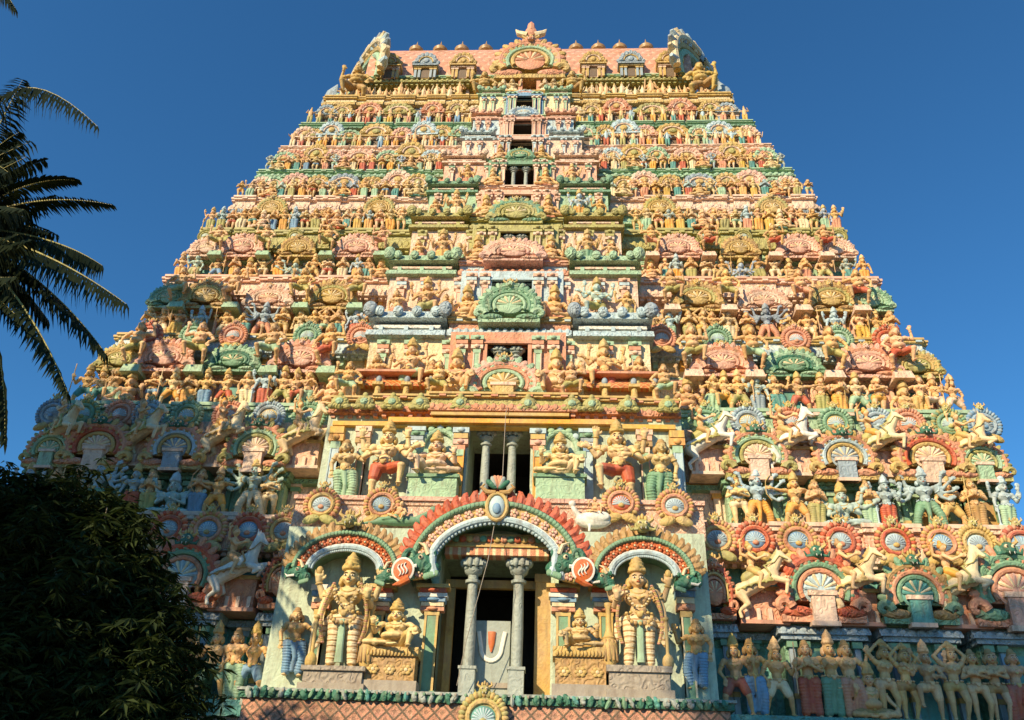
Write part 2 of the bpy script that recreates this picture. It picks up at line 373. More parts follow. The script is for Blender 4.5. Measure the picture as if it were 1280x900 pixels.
LAL = [(-1, (-.27, -.14, .09), (-.02, -.24, .06), (1, -.2, 0)), (1, (.20, -.2, .26), (.17, -.20, .04))]
UPL = [(-1, (-.10, -.03, .27), (-.11, 0, .04)), (1, (.22, -.14, .46), (.20, -.12, .22))]
CRO = [(-1, (-.17, -.12, .24), (-.13, .0, .04)), (1, (.19, -.20, .36), (.16, -.14, .14))]
dn = (0, -.2, -1); upv = (0, -.1, 1)
POSES = dict(
    standing=dict(legs=ST_L, arms=[(-1, (-.20, .01, .12), (-.20, -.03, -.02), dn), (1, (.20, .01, .12), (.12, -.10, .18), upv)]),
    attendant=dict(legs=SWAY, lean=-.06, female=True, crown='bun', arms=[(-1, (-.20, .02, .15), (-.17, -.02, .0), dn), (1, (.22, .0, .20), (.26, -.04, .38), upv)]),
    praying=dict(legs=ST_L, female=True, crown='bun', arms=[(-1, (-.18, -.02, .13), (-.02, -.13, .20), upv), (1, (.18, -.02, .13), (.02, -.13, .20), upv)]),
    dancing=dict(legs=UPL, lean=.05, cloth='shorts', arms=[(-1, (-.24, 0, .24), (-.27, -.05, .42), upv), (1, (.24, -.02, .16), (.32, -.06, .27), (1, 0, .4)), (-1, (-.22, -.04, .12), (-.10, -.13, .14), (1, 0, 0)), (1, (.25, .0, .28), (.24, -.03, .44), upv)]),
    arms_up=dict(legs=SWAY, lean=.07, female=True, crown='bun', cloth='loin', arms=[(-1, (-.21, 0, .40), (-.07, -.01, .54), (1, 0, .6)), (1, (.21, 0, .40), (.07, -.01, .54), (-1, 0, .6))]),
    folded=dict(legs=SWAY, female=True, crown='bun', cloth='loin', arms=[(-1, (-.18, -.03, .14), (.03, -.13, .21), (1, 0, .2)), (1, (.18, -.03, .14), (-.03, -.14, .18), (-1, 0, .2))]),
    archer=dict(legs=WIDE, pel=(0, 0, .48), cloth='shorts', arms=[(-1, (-.24, -.04, .27), (-.38, -.06, .30), (-1, 0, .1), 'bow'), (1, (.26, .0, .27), (.14, -.06, .30), (-1, 0, 0))]),
    staff=dict(legs=WIDE, pel=(0, 0, .48), cloth='shorts', arms=[(-1, (-.22, 0, .14), (-.26, -.08, .24), upv, 'staff'), (1, (.22, 0, .13), (.15, -.05, .03), dn)]),
    deity=dict(legs=ST_L, arms=[(-1, (-.22, .02, .22), (-.27, -.02, .37), upv, 'disc'), (1, (.22, .02, .22), (.27, -.02, .37), upv, 'conch'), (-1, (-.20, -.03, .13), (-.19, -.13, .19), upv), (1, (.20, -.01, .12), (.22, -.05, -.02), dn, 'club')]),
    many_armed=dict(legs=WIDE, pel=(0, 0, .49), arms=[(s, (s*x, .0, z), (s*hx, -.03, hz), (s*.6, 0, .6)) for s in (-1, 1) for x, z, hx, hz in ((.24, .34, .27, .50), (.27, .26, .38, .38), (.27, .18, .40, .20), (.23, .11, .33, .04))]),
    seated=dict(pel=(0, 0, .12), legs=SEAT, belly=.6, cloth='shorts', arms=[(-1, (-.24, -.02, .13), (-.30, -.12, .03), dn), (1, (.22, -.04, .14), (.22, -.14, .25), upv)]),
    lounging=dict(pel=(0, 0, .12), legs=LAL, belly=.6, cloth='shorts', arms=[(-1, (-.22, -.04, .14), (-.22, -.14, .25), upv), (1, (.26, -.06, .16), (.25, -.24, .16), dn)]),
    seated_deity=dict(pel=(0, 0, .12), legs=SEAT, cloth='shorts', arms=[(s, (s*x, .0, z), (s*hx, -.03, hz), (s*.6, 0, .6)) for s in (-1, 1) for x, z, hx, hz in ((.24, .32, .27, .48), (.27, .22, .40, .28))]+[(-1, (-.2, -.04, .12), (-.08, -.14, .15), upv), (1, (.2, -.04, .12), (.08, -.14, .15), upv)]),
    crouching=dict(pel=(0, 0, .40), legs=CRO, belly=.5, cloth='shorts', crown='bun', arms=[(-1, (-.26, -.02, .14), (-.22, -.14, .02), dn), (1, (.27, .0, .24), (.24, -.03, .42), upv)]),
)
skin_mat = paint('object', 0, .6, .45)
_fig = {}
def fig_meshes(pose, det=False, **kw):
    key = (pose, det, tuple(sorted(kw.items())))
    if key not in _fig:
        d = dict(POSES[pose]); d.update(kw); sk, cl, go, hd = figure(det=det, **d); v = .0065 if det else .011
        _fig[key] = (remeshed(sk, 'body', v, skin_mat, 2), remeshed(cl, 'garment', v, skin_mat, 1), remeshed(go, 'jewellery', v, skin_mat, 1), remeshed(hd, 'headdress', v, skin_mat, 1))
    return _fig[key]
def statue(pose, loc, h, skin='skin', cloth='red', gold='gold', rz=0, label='', group=None, name='statue', cat='statue', mirror=False, det=False, tilt=.10, dress=None, wide=None, **kw):
    if dress: kw['cloth'] = dress
    b, c, g, hm = fig_meshes(pose, det, **kw)
    o = obj(name, b, None, loc, skin); wx = h*(wide or (1.22 if det else 1.18)); o.scale = (-wx if mirror else wx, wx, h); o.rotation_euler = (tilt, 0, rz)
    tag(o, label, cat, group); obj('garment', c, o, (0, 0, 0), cloth); obj('jewellery', g, o, (0, 0, 0), gold); hc_ = obj('headdress', hm, o, (0, 0, 0), gold if POSES[pose].get('crown') != 'bun' else 'brown')
    j = random.uniform(.80, 1.06); o.color = (o.color[0]*j, o.color[1]*j*random.uniform(.92, 1.03), o.color[2]*j*random.uniform(.8, 1.05), 1)
    return o
_fp = {}
def face_paint(o, det=True, pel=(0, 0, .5), lean=0):
    hc = A(*pel)+A(lean, 0, 1)*.419+A(0, -.01, 0); head = A(0, 0, 0); key = (tuple(pel), lean)
    if key not in _fp:
        def place(b, nm): c = MB(); c.merge(b, A(1.04, 1.08, 1.17), hc); return c.mesh(nm)
        r = []
        for sd in (-1, 1):
            e = MB(); e.ell(head+A(sd*.028, -.063, .004), (.0145, .005, .0075), paint('white', grime=0)); e.ell(head+A(sd*.028, -.0675, .004), (.0062, .003, .0062), paint('black', grime=0))
            e.tube([head+A(sd*.012, -.067, .022), head+A(sd*.028, -.068, .028), head+A(sd*.046, -.056, .020)], .0034, paint('black', grime=0), nu=5); r.append(('eye', place(e, 'eye')))
        l = MB(); l.ell(head+A(0, -.078, -.036), (.017, .005, .0055), paint('red', grime=.1)); r.append(('lips', place(l, 'lips')))
        _fp[key] = r
    for nm, me in _fp[key]: obj(nm, me, o)
ORD = ['zeroth', 'first', 'second', 'third', 'fourth', 'fifth', 'sixth', 'seventh', 'eighth', 'ninth', 'tenth', 'eleventh', 'twelfth', 'thirteenth', 'fourteenth', 'fifteenth', 'sixteenth', 'seventeenth', 'eighteenth', 'nineteenth', 'twentieth']
CW = dict(red='red', mint='pale green', green='green', blue='blue', orange='orange', sky='pale blue', coral='coral', white='white', olive='olive', yellow='yellow', teal='teal', pale='cream', gold='gold', skin='tan', slate='grey blue', pink='pink', palepink='pale pink', brown='brown', rose='dull red', grey='grey', dark_green='dark green', cream='cream', blush='pink', lilac='lilac')

# ------------------------------------------------------------------ carved roof ornaments (parts of the tower)
def carved(c, k=1.0): return paint(c, k)
def lion_face(mb, c, s, col, horn='gold', tongue='red'):
    c = A(*c); m = paint(col, .5)
    mb.ell(c, (s*.5, s*.34, s*.42), m); mb.ell(c+A(0, -s*.3, -s*.12), (s*.28, s*.2, s*.18), m)
    for sd in (-1, 1):
        mb.ell(c+A(sd*s*.2, -s*.3, s*.1), s*.12, paint('cream')); mb.ell(c+A(sd*s*.2, -s*.41, s*.1), s*.05, paint('black'))
        mb.tube([c+A(sd*s*.35, 0, s*.25), c+A(sd*s*.62, -.05*s, s*.42), c+A(sd*s*.55, -.05*s, s*.72)], [s*.13, s*.1, s*.03], paint(horn), nu=7)
        mb.tube([c+A(sd*s*.3, -.1*s, -s*.2), c+A(sd*s*.7, -.1*s, -s*.25), c+A(sd*s*.85, -.1*s, s*.05)], [s*.12, s*.1, s*.04], m, nu=7)
        mb.cap(c+A(sd*s*.14, -s*.42, -s*.18), c+A(sd*s*.14, -s*.45, -s*.32), s*.035, s*.012, paint('white'))
    for i in (-1, 0, 1): mb.ell(c+A(i*s*.2, -s*.02, s*.46+(.13*s if i == 0 else 0)), (s*.11, s*.09, s*.2), paint(horn))
def fan_mb(w, h, cols, faced=True, depth=.5, pillar=True):
    """fan-shaped gable of a small barrel roof: w wide, h high, centred at x=0, base z=0, front at y=0"""
    mb = MB(); c1, c2, c3, c4 = cols; r = w*.30; zc = h*.36
    poly = [(w*.40*math.cos(a), zc+h*.42*math.sin(a)) for a in np.linspace(-.35, PI+.35, 20)]
    mb.prism_y(poly, .02, depth, carved(c1))
    n = 19
    for i in range(n):
        a = -.30+(PI+.6)*i/(n-1); cx, cz = w*.40*math.cos(a), zc+h*.44*math.sin(a); L = .105*w*(1.15 if i % 2 else .9)
        rot = rotm(0, PI/2-a, 0)
        mb.ell((cx, -.01, cz), (w*.052, .07*w/1.6, L), paint(c1 if i % 2 else c2, .4), rot, nu=8, nv=6)
    for rr, cc, t in ((.40, c2, .040), (.31, c3, .034), (.235, c1, .03)):
        pts = [(w*rr*math.cos(a), -.03, zc+h*rr*1.03*math.sin(a)) for a in np.linspace(-.45, PI+.45, 22)]; mb.tube(pts, w*t, paint(cc, .3), nu=7)
    nb = 13
    for i in range(nb):
        a = -.2+(PI+.4)*i/(nb-1); mb.ell((w*.355*math.cos(a), -.05, zc+h*.365*math.sin(a)), w*.026, paint(c3), nu=7, nv=5)
    mb.ell((0, -.02, zc), (w*.21, .06, h*.21), paint(c4, .3))
    for i in range(9):
        a = .1+(PI-.2)*i/8; mb.cap((w*.05*math.cos(a), -.07, zc+h*.05*math.sin(a)), (w*.18*math.cos(a), -.06, zc+h*.18*math.sin(a)), w*.010, w*.022, paint('cream' if i % 2 else c4), nu=6)
    for sd in (-1, 1):
        sp = [(sd*w*(.46-.11*(1-t)*math.cos(5*t)), -.05, h*.13+h*.13*(1-t)*math.sin(5*t)) for t in np.linspace(0, 1, 10)]
        mb.tube(sp, [w*.06*(1-.5*t) for t in np.linspace(0, 1, 10)], paint(c1, .3), nu=7)
        mb.ell((sd*w*.30, 0, h*.08), (w*.2, .12, h*.075), carved(c2))
    mb.bx(-w*.47, w*.47, -.04, depth, -h*.05, h*.04, carved(c1))
    if pillar:
        mb.bx(-w*.13, w*.13, -.14, .1, -h*.10, h*.30, paint(c4 if c4 not in ('blue', 'sky') else 'palepink', .3)); mb.bx(-w*.16, w*.16, -.17, .1, h*.28, h*.34, paint('palepink', .3)); mb.bx(-w*.16, w*.16, -.17, .1, -h*.1, -h*.04, paint('palepink'))
    if faced: lion_face(mb, (0, -.06, h*.84), h*.22, 'dark_green' if faced is True else faced)
    return mb
def dome_mb(w, h, col, trim='palepink', face='gold'):
    """miniature pavilion: pilasters, cornice, lobed dome with finial"""
    mb = MB(); m = carved(col); tm = carved(trim)
    mb.bx(-w*.36, w*.36, 0, .4, 0, h*.40, paint(trim, .4)); mb.bx(-w*.14, w*.14, -.02, .3, h*.02, h*.34, paint('dirt'))
    for sd in (-1, 1):
        for q in (.22, .37): mb.bx(sd*w*q-w*.045, sd*w*q+w*.045, -.09, .1, 0, h*.36, paint(col)); mb.bx(sd*w*q-w*.065, sd*w*q+w*.065, -.11, .1, h*.30, h*.36, paint(trim))
    mb.prism_x([(-.24, h*.40), (-.24, h*.43), (-.10, h*.54), (.4, h*.56), (.4, h*.40)], -w*.50, w*.50, m)
    mb.bx(-w*.45, w*.45, -.15, .4, h*.36, h*.40, tm)
    poly = [(w*.40*math.cos(a)*(1+.07*math.cos(6*a)), h*.56+h*.36*max(0, math.sin(a))**.8) for a in np.linspace(0, PI, 17)]
    mb.prism_y(poly, -.10, .4, m)
    for i in range(7):
        a = PI*(i+.5)/7; mb.ell((w*.36*math.cos(a), -.12, h*.58+h*.30*math.sin(a)), (w*.10, .09, h*.10), m, nu=8, nv=6)
    pts = [(w*.27*math.cos(a), -.12, h*.58+h*.22*math.sin(a)) for a in np.linspace(0, PI, 12)]; mb.tube(pts, w*.035, paint(trim, .3), nu=6)
    mb.ell((0, -.12, h*.66), (w*.12, .07, h*.09), paint(face, .4))
    for sd in (-1, 1): mb.ell((sd*w*.46, -.08, h*.58), (w*.09, .09, h*.07), m)
    mb.ell((0, -.05, h*.92), (w*.10, .08, h*.09), paint(face, .4)); mb.cap((0, -.05, h*.95), (0, -.05, h*1.04), w*.03, w*.01, paint(face))
    return mb
def medallion_mb(d, c_out, c_mid, c_in, face='olive'):
    mb = MB(); r = d/2
    mb.lathe([(r*.80, .02), (r*.86, -.05), (r*.70, -.09), (.0, -.09)], (0, 0, 0), paint(c_mid, .4), nu=20, rot=rotm(-PI/2), sx=1)
    n = 23
    for i in range(n):
        a = -.62+(PI+1.24)*i/(n-1); mb.ell((r*.84*math.cos(a), -.07, r*.84*math.sin(a)), (r*.115, .07, r*.15), paint(c_out if i % 2 else c_mid), rotm(0, PI/2-a, 0), nu=8, nv=6)
    pts = [(r*.60*math.cos(a), -.10, r*.56*math.sin(a)) for a in np.linspace(0, 2*PI, 20)[:-1]]; mb.tube(pts, r*.10, paint(c_out, .3), nu=7, closed=True)
    mb.ell((0, -.09, 0), (r*.48, .06, r*.42), paint(c_in))
    for i in range(11):
        a = PI*i/10; mb.cap((r*.08*math.cos(a), -.15, -.1*r+r*.08*math.sin(a)), (r*.40*math.cos(a), -.12, -.1*r+r*.40*math.sin(a)), r*.02, r*.05, paint('sky' if c_in != 'sky' else 'slate'), nu=6)
    mb.ell((0, -.14, -r*.16), (r*.16, .05, r*.12), paint(c_mid))
    for sd in (-1, 1): mb.ell((sd*r*.42, -.10, -r*.82), (r*.46, .08, r*.24), paint('gold' if c_out != 'gold' else 'olive', .3), rotm(0, sd*.35, 0), nu=10, nv=7)
    lion_face(mb, (0, -.06, r*.98), r*.46, face)
    return mb
def horse_mb(j=0):
    """rearing horse facing +X with a rider; unit ~1 high"""
    h, t, b, c = MB(), MB(), MB(), MB()
    hx, hz = (0, 0) if j == 0 else (-.05, .07); lf = (0, 0) if j == 0 else (-.07, .12)
    h.cap((-.22, 0, .42), (.14, 0, .60), .125, .135); h.ell((-.26, 0, .40), (.14, .13, .14)); h.ell((.2, 0, .62), (.13, .12, .15))
    h.cap((.22, 0, .68), (.36+hx, 0, .90+hz), .10, .065); h.cap((.36+hx, 0, .94+hz), (.50+hx*1.6, 0, .82+hz), .060, .038); h.ell((.50+hx*1.6, 0, .82+hz), (.045, .038, .035)); h.ell((.38+hx, 0, .93+hz), (.06, .05, .06))
    for sd in (-1, 1):
        h.cap((.34+hx, sd*.035, .98+hz), (.34+hx, sd*.045, 1.04+hz), .018, .006)
        h.cap((-.28, sd*.08, .36), (-.18, sd*.09, .20), .085, .045); h.cap((-.18, sd*.09, .20), (-.32, sd*.09, .10), .040, .028); h.cap((-.32, sd*.09, .10), (-.30, sd*.09, .01), .027, .030)
        h.cap((.24, sd*.08, .56), (.44, sd*.09, .50 if sd < 0 else .60), .058, .038); h.cap((.44, sd*.09, .50 if sd < 0 else .60), (.40+lf[0], sd*.09, (.33 if sd < 0 else .44)+(lf[1] if sd < 0 else 0)), .034, .026)
    t.tube([(-.38, 0, .44), (-.50, 0, .40), (-.54, 0, .22), (-.50, 0, .08)], [.03, .05, .045, .012])
    for i in range(6): t.ell((.19+.030*i, 0, .80+.035*i), (.035, .025, .045), rot=rotm(0, -.5, 0))
    t.tube([(.48, -.05, .84), (.36, -.07, .90), (.28, -.09, .80), (.1, -.1, .75)], .012, nu=6)
    t.cap((-.02, 0, .68), (-.16, 0, .60), .10, .10); t.tube([(.12, -.14, .48), (.20, -.135, .62), (.12, -.12, .76)], .018, nu=6); t.tube([(-.36, -.1, .38), (-.2, -.14, .45), (.0, -.15, .50), (.25, -.13, .52)], .018, nu=6)
    for i in range(6): t.ell((-.3+.1*i, -.14, .40+.03*i), .026)
    p = A(-.08, 0, .74)
    b.ell(p, (.07, .07, .06)); b.ell(p+A(0, 0, .10), (.06, .05, .07)); b.ell(p+A(0, 0, .19), (.07, .085, .06)); b.cap(p+A(0, 0, .24), p+A(0, 0, .28), .026, .025); b.ell(p+A(.01, -.01, .33), (.052, .05, .062)); b.ell(p+A(.05, -.045, .325), (.016, .016, .014))
    for sd in (-1, 1):
        b.cap(p+A(0, sd*.05, -.02), p+A(.15, sd*.13, -.12), .055, .04); b.cap(p+A(.15, sd*.13, -.12), p+A(.10, sd*.15, -.30), .036, .024); b.cap(p+A(.10, sd*.15, -.32), p+A(.16, sd*.15, -.33), .022, .018)
    b.cap(p+A(0, -.09, .20), p+A(.10, -.12, .12), .032, .026); b.cap(p+A(.10, -.12, .12), p+A(.20, -.10, .16), .025, .018); hand(b, p+A(.20, -.10, .16), (1, 0, .2), 1.1, False)
    b.cap(p+A(0, .09, .20), p+A(-.14, .08, .26), .032, .026); b.cap(p+A(-.14, .08, .26), p+A(-.13, .04, .40), .025, .018); hand(b, p+A(-.13, .04, .40), (0, 0, 1), 1.1, False)
    c.ell(p+A(-.01, 0, .36), (.06, .058, .05)); c.ell(p+A(-.02, 0, .42), .03); c.ell(p+A(0, 0, -.01), (.085, .085, .05)); c.cap(p+A(0, -.05, -.02), p+A(.10, -.1, -.09), .065, .052); c.cap(p+A(-.16, .04, .42), p+A(-.02, -.02, .56), .016, .006)
    return h, t, b, c
_hms = [[remeshed(m, n, .011, skin_mat, 1) for m, n in zip(horse_mb(v), ('horse', 'trappings', 'rider', 'garment'))] for v in (0, 1)]
def horse(loc, s, face=1, hc='white', tc='olive', rc='skin', cc='gold', label='', group='rearing horses with riders on the tower'):
    _hm = random.choice(_hms); s *= random.uniform(.92, 1.05)
    o = obj('horse_rider_statue', _hm[0], None, loc, hc); o.scale = (s*face, s, s); o.rotation_euler = (.08, 0, random.uniform(-.3, .2)-.2*face)
    tag(o, label, 'statue', group); obj('trappings', _hm[1], o, col=tc); r = obj('rider', _hm[2], o, col=rc); obj('garment', _hm[3], r, col=cc); return o
#@@TIERS@@
# ------------------------------------------------------------------ the tower
tower = bpy.data.objects.new('temple_tower', None); C.objects.link(tower); tower.empty_display_size = 3
tag(tower, 'tall pyramidal temple gateway tower of many storeys covered in painted carving', 'temple tower')
K = lambda *a: a
TIERS = [None,
 dict(F=5.10, M=7.15, B=9.15, T=10.30, W=15.75, fh=2.0, rfig=855, rfan=735, rmed=690, lip='palepink', frieze='pink', wall='teal', minor='slate', top='palepink', niche='green', zone='green',
   fans=[(888, 'shrine', ('coral', 'red', 'gold', 'coral'), 1.2, 1.6), (1017, 'fan', ('coral', 'red', 'green', 'sky'), 2.5, 2.0), (1133, 'fan', ('green', 'brown', 'coral', 'teal'), 2.2, 1.8), (1253, 'fan', ('coral', 'green', 'green', 'blush'), 2.6, 2.2)],
   mid=[(948, 'horse'), (1062, 'horse'), (1190, 'horse')],
   figs=[(921, 'staff', 'skin', 'red'), (943, 'attendant', 'skin', 'blue'), (972, 'staff', 'skin', 'cream'), (1012, 'praying', 'skin', 'red'), (1039, 'standing', 'skin', 'green'), (1063, 'attendant', 'skin', 'coral'), (1086, 'seated', 'skin', 'brown'), (1106, 'arms_up', 'skin', 'skin'), (1131, 'arms_up', 'skin', 'brown'), (1161, 'dancing', 'skin', 'skin'), (1192, 'arms_up', 'skin', 'gold'), (1220, 'folded', 'skin', 'skin'), (1243, 'folded', 'skin', 'brown'), (1268, 'attendant', 'skin', 'red')],
   meds=[(895, 'gold', 'coral', 'sky'), (942, 'red', 'coral', 'blue'), (995, 'coral', 'gold', 'blue'), (1048, 'red', 'coral', 'slate'), (1115, 'red', 'gold', 'sky'), (1172, 'coral', 'gold', 'blue'), (1216, 'gold', 'gold', 'sky'), (1270, 'red', 'coral', 'blue')], md=1.15),
 dict(F=10.30, M=11.75, B=13.25, T=14.40, W=14.88, fh=1.75, rfig=655, rfan=560, rmed=535, lip='palepink', frieze='mint', wall='palepink', minor='green', top='mint', niche='mint', zone='orange',
   fans=[(940, 'fan', ('olive', 'coral', 'mint', 'palepink'), 2.3, 2.0), (1045, 'fan', ('gold', 'coral', 'sky', 'slate'), 2.2, 1.9), (1148, 'fan', ('gold', 'coral', 'red', 'palepink'), 2.5, 2.0), (1245, 'fan', ('olive', 'coral', 'mint', 'mint'), 1.8, 1.6)],
   mid=[(885, 'horse'), (985, 'horse'), (1093, 'horse'), (1203, 'horse')],
   figs=[(928, 'folded', 'pale', 'cream'), (952, 'many_armed', 'sky', 'orange'), (1000, 'archer', 'skin', 'orange'), (1026, 'praying', 'skin', 'olive'), (1060, 'seated_deity', 'sky', 'sky'), (1093, 'praying', 'skin', 'mint'), (1116, 'deity', 'sky', 'red'), (1167, 'many_armed', 'sky', 'green'), (1196, 'staff', 'skin', 'gold'), (1228, 'praying', 'skin', 'brown'), (1266, 'deity', 'sky', 'mint')],
   meds=[(880, 'green', 'mint', 'mint'), (932, 'slate', 'sky', 'gold'), (985, 'rose', 'coral', 'coral'), (1040, 'green', 'mint', 'gold'), (1092, 'slate', 'sky', 'sky'), (1130, 'rose', 'coral', 'coral'), (1180, 'green', 'olive', 'mint'), (1222, 'slate', 'blue', 'sky')], md=1.12),
 dict(F=14.40, M=15.9, B=16.85, T=17.60, W=14.17, fh=1.65, rfig=500, rfan=458, rmed=432, lip='sky', frieze='sky', wall='cream', minor='pink', top='gold', niche='pink', zone='mint',
   fans=[(901, 'fan1', ('blush', 'coral', 'pink', 'blush'), 2.3, 1.25), (988, 'fan1', ('green', 'mint', 'dark_green', 'green'), 2.1, 1.0), (1080, 'fan1', ('blush', 'coral', 'pink', 'blush'), 2.3, 1.25), (1148, 'fan1', ('olive', 'gold', 'gold', 'olive'), 1.8, 1.0)],
   mid=[(863, 'atl'), (937, 'atl'), (1034, 'atl'), (1117, 'atl')],
   figs=[(860, 'seated', 'skin', 'skin'), (893, 'attendant', 'skin', 'mint'), (908, 'dancing', 'skin', 'orange'), (925, 'staff', 'skin', 'olive'), (948, 'deity', 'sky', 'slate'), (972, 'attendant', 'skin', 'teal'), (1000, 'archer', 'skin', 'red'), (1028, 'standing', 'skin', 'olive'), (1050, 'praying', 'skin', 'orange'), (1073, 'staff', 'pale', 'mint'), (1099, 'folded', 'skin', 'orange'), (1131, 'seated', 'skin', 'cream'), (1152, 'attendant', 'skin', 'gold'), (1172, 'dancing', 'skin', 'palepink'), (1192, 'staff', 'skin', 'palepink')],
   meds=[(826, 'coral', 'rose', 'coral'), (895, 'green', 'mint', 'mint'), (992, 'rose', 'coral', 'coral'), (1045, 'mint', 'green', 'mint'), (1105, 'red', 'coral', 'pink')], md=1.05),
 dict(F=17.60, M=19.0, B=19.80, T=20.70, W=13.46, fh=1.5, rfig=410, rfan=372, rmed=360, lip='palepink', frieze='palepink', wall='palepink', minor='pink', top='pink', niche='gold', zone='sky',
   fans=[(869, 'fan1', ('gold', 'brown', 'olive', 'gold'), 2.1, 1.25), (950, 'fan1', ('palepink', 'pink', 'palepink', 'pink'), 2.0, 1.0), (1033, 'fan1', ('gold', 'brown', 'olive', 'gold'), 2.1, 1.25), (1100, 'fan1', ('mint', 'green', 'mint', 'mint'), 1.7, 1.0)],
   mid=[(836, 'atl'), (905, 'atl'), (995, 'atl'), (1066, 'atl')],
   figs=[(816, 'dancing', 'skin', 'coral'), (838, 'deity', 'sky', 'mint'), (862, 'praying', 'skin', 'olive'), (878, 'arms_up', 'skin', 'yellow'), (893, 'attendant', 'skin', 'teal'), (911, 'standing', 'pale', 'cream'), (935, 'folded', 'skin', 'gold'), (960, 'many_armed', 'slate', 'coral'), (984, 'praying', 'skin', 'brown'), (1010, 'staff', 'skin', 'cream'), (1045, 'deity', 'sky', 'sky'), (1076, 'attendant', 'skin', 'yellow'), (1096, 'staff', 'skin', 'mint'), (1115, 'praying', 'skin', 'red')],
   meds=[], md=.7),
 dict(F=20.70, M=21.9, B=22.53, T=23.55, W=12.87, fh=1.35, rfig=335, rfan=308, rmed=300, lip='olive', frieze='olive', wall='palepink', minor='mint', top='olive', niche='palepink', zone='mint',
   fans=[(845, 'fan1', ('blush', 'pink', 'palepink', 'blush'), 1.9, 1.1), (921, 'fan1', ('gold', 'brown', 'gold', 'gold'), 1.6, 1.0), (993, 'fan1', ('blush', 'pink', 'palepink', 'blush'), 1.9, 1.1), (1054, 'fan1', ('palepink', 'pink', 'palepink', 'palepink'), 1.6, .9)],
   mid=[(812, 'atl'), (881, 'atl'), (962, 'atl'), (1024, 'atl')],
   figs=[(814, 'seated', 'skin', 'olive'), (832, 'attendant', 'skin', 'teal'), (845, 'standing', 'sky', 'orange'), (864, 'praying', 'skin', 'olive'), (883, 'folded', 'pale', 'cream'), (902, 'staff', 'skin', 'gold'), (926, 'seated_deity', 'sky', 'yellow'), (948, 'attendant', 'skin', 'olive'), (968, 'arms_up', 'pale', 'cream'), (986, 'seated', 'skin', 'teal'), (1006, 'praying', 'skin', 'coral'), (1030, 'staff', 'skin', 'olive'), (1059, 'attendant', 'sky', 'teal'), (1079, 'standing', 'skin', 'orange')],
   meds=[(880, 'olive', 'olive', 'mint'), (927, 'olive', 'olive', 'olive'), (1045, 'olive', 'olive', 'olive')], md=.7),
 dict(F=23.55, M=24.4, B=25.01, T=25.80, W=12.22, fh=1.25, rfig=285, rfan=262, rmed=255, lip='palepink', frieze='palepink', wall='mint', minor='mint', top='palepink', niche='palepink', zone='teal',
   fans=[(823, 'fan1', ('gold', 'olive', 'gold', 'gold'), 1.5, 1.1), (858, 'dome', 'mint', 1.0, 1.1), (895, 'dome', 'palepink', 1.5, 1.5), (930, 'dome', 'mint', 1.0, 1.1), (962, 'fan1', ('gold', 'olive', 'gold', 'gold'), 1.5, 1.1), (1012, 'dome', 'slate', 1.3, 1.3)],
   mid=[], nf=19, fx=(795, 1045), meds=[], md=.6),
 dict(F=25.80, M=26.6, B=27.34, T=27.80, W=11.70, fh=1.05, rfig=242, rfan=228, rmed=218, lip='mint', frieze='mint', wall='pink', minor='pink', top='mint', niche='gold', zone='green',
   fans=[(751, 'dome', 'coral', .9, 1.2), (779, 'dome', 'gold', 1.2, 1.4), (805, 'dome', 'palepink', 1.4, 1.7), (837, 'dome', 'gold', 1.2, 1.4), (873, 'dome', 'slate', 1.6, 1.5), (907, 'dome', 'gold', 1.2, 1.4), (937, 'dome', 'blush', 1.4, 1.7), (965, 'dome', 'mint', 1.1, 1.3), (996, 'dome', 'palepink', 1.2, 1.4)],
   mid=[], nf=19, fx=(765, 1010), meds=[], md=.5),
 dict(F=27.80, M=28.5, B=29.33, T=29.70, W=11.17, fh=.95, rfig=206, rfan=193, rmed=187, lip='palepink', frieze='palepink', wall='blush', minor='mint', top='palepink', niche='mint', zone='green',
   fans=[(740, 'dome', 'blush', 1.2, 1.4), (765, 'dome', 'sky', 1.2, 1.4), (792, 'dome', 'gold', 1.4, 1.8), (820, 'dome', 'mint', 1.2, 1.4), (857, 'dome', 'pink', 1.6, 1.5), (890, 'dome', 'blush', 1.2, 1.3), (914, 'dome', 'gold', 1.4, 1.8), (942, 'dome', 'coral', 1.2, 1.4), (969, 'dome', 'mint', 1.2, 1.4)],
   mid=[], nf=19, fx=(755, 975), meds=[], md=.5),
 dict(F=29.70, M=30.3, B=31.30, T=31.70, W=10.68, fh=.95, rfig=178, rfan=165, rmed=158, lip='green', frieze='green', wall='blush', minor='gold', top='mint', niche='gold', zone='gold',
   fans=[(731, 'dome', 'mint', 1.2, 1.4), (756, 'dome', 'gold', 1.1, 1.4), (779, 'dome', 'sky', 1.4, 1.7), (806, 'dome', 'blush', 1.2, 1.4), (840, 'dome', 'gold', 1.7, 1.6), (873, 'dome', 'mint', 1.2, 1.3), (898, 'dome', 'sky', 1.4, 1.7), (921, 'dome', 'gold', 1.1, 1.3), (945, 'dome', 'palepink', 1.2, 1.4)],
   mid=[], nf=19, fx=(745, 950), meds=[], md=.5),
 dict(F=31.70, M=32.3, B=33.45, T=34.15, W=10.0, fh=.95, rfig=152, rfan=142, rmed=130, lip='gold', frieze='cream', wall='slate', minor='mint', top='gold', niche='gold', zone='slate',
   fans=[(716, 'dome', 'cream', 1.1, 1.3), (740, 'dome', 'gold', 1.2, 1.5), (771, 'dome', 'coral', 1.3, 1.6), (815, 'dome', 'olive', 1.7, 1.4), (852, 'dome', 'coral', 1.3, 1.6), (888, 'dome', 'gold', 1.2, 1.5), (922, 'dome', 'slate', 1.1, 1.3)],
   mid=[], nf=17, fx=(725, 930), meds=[], md=.5)]
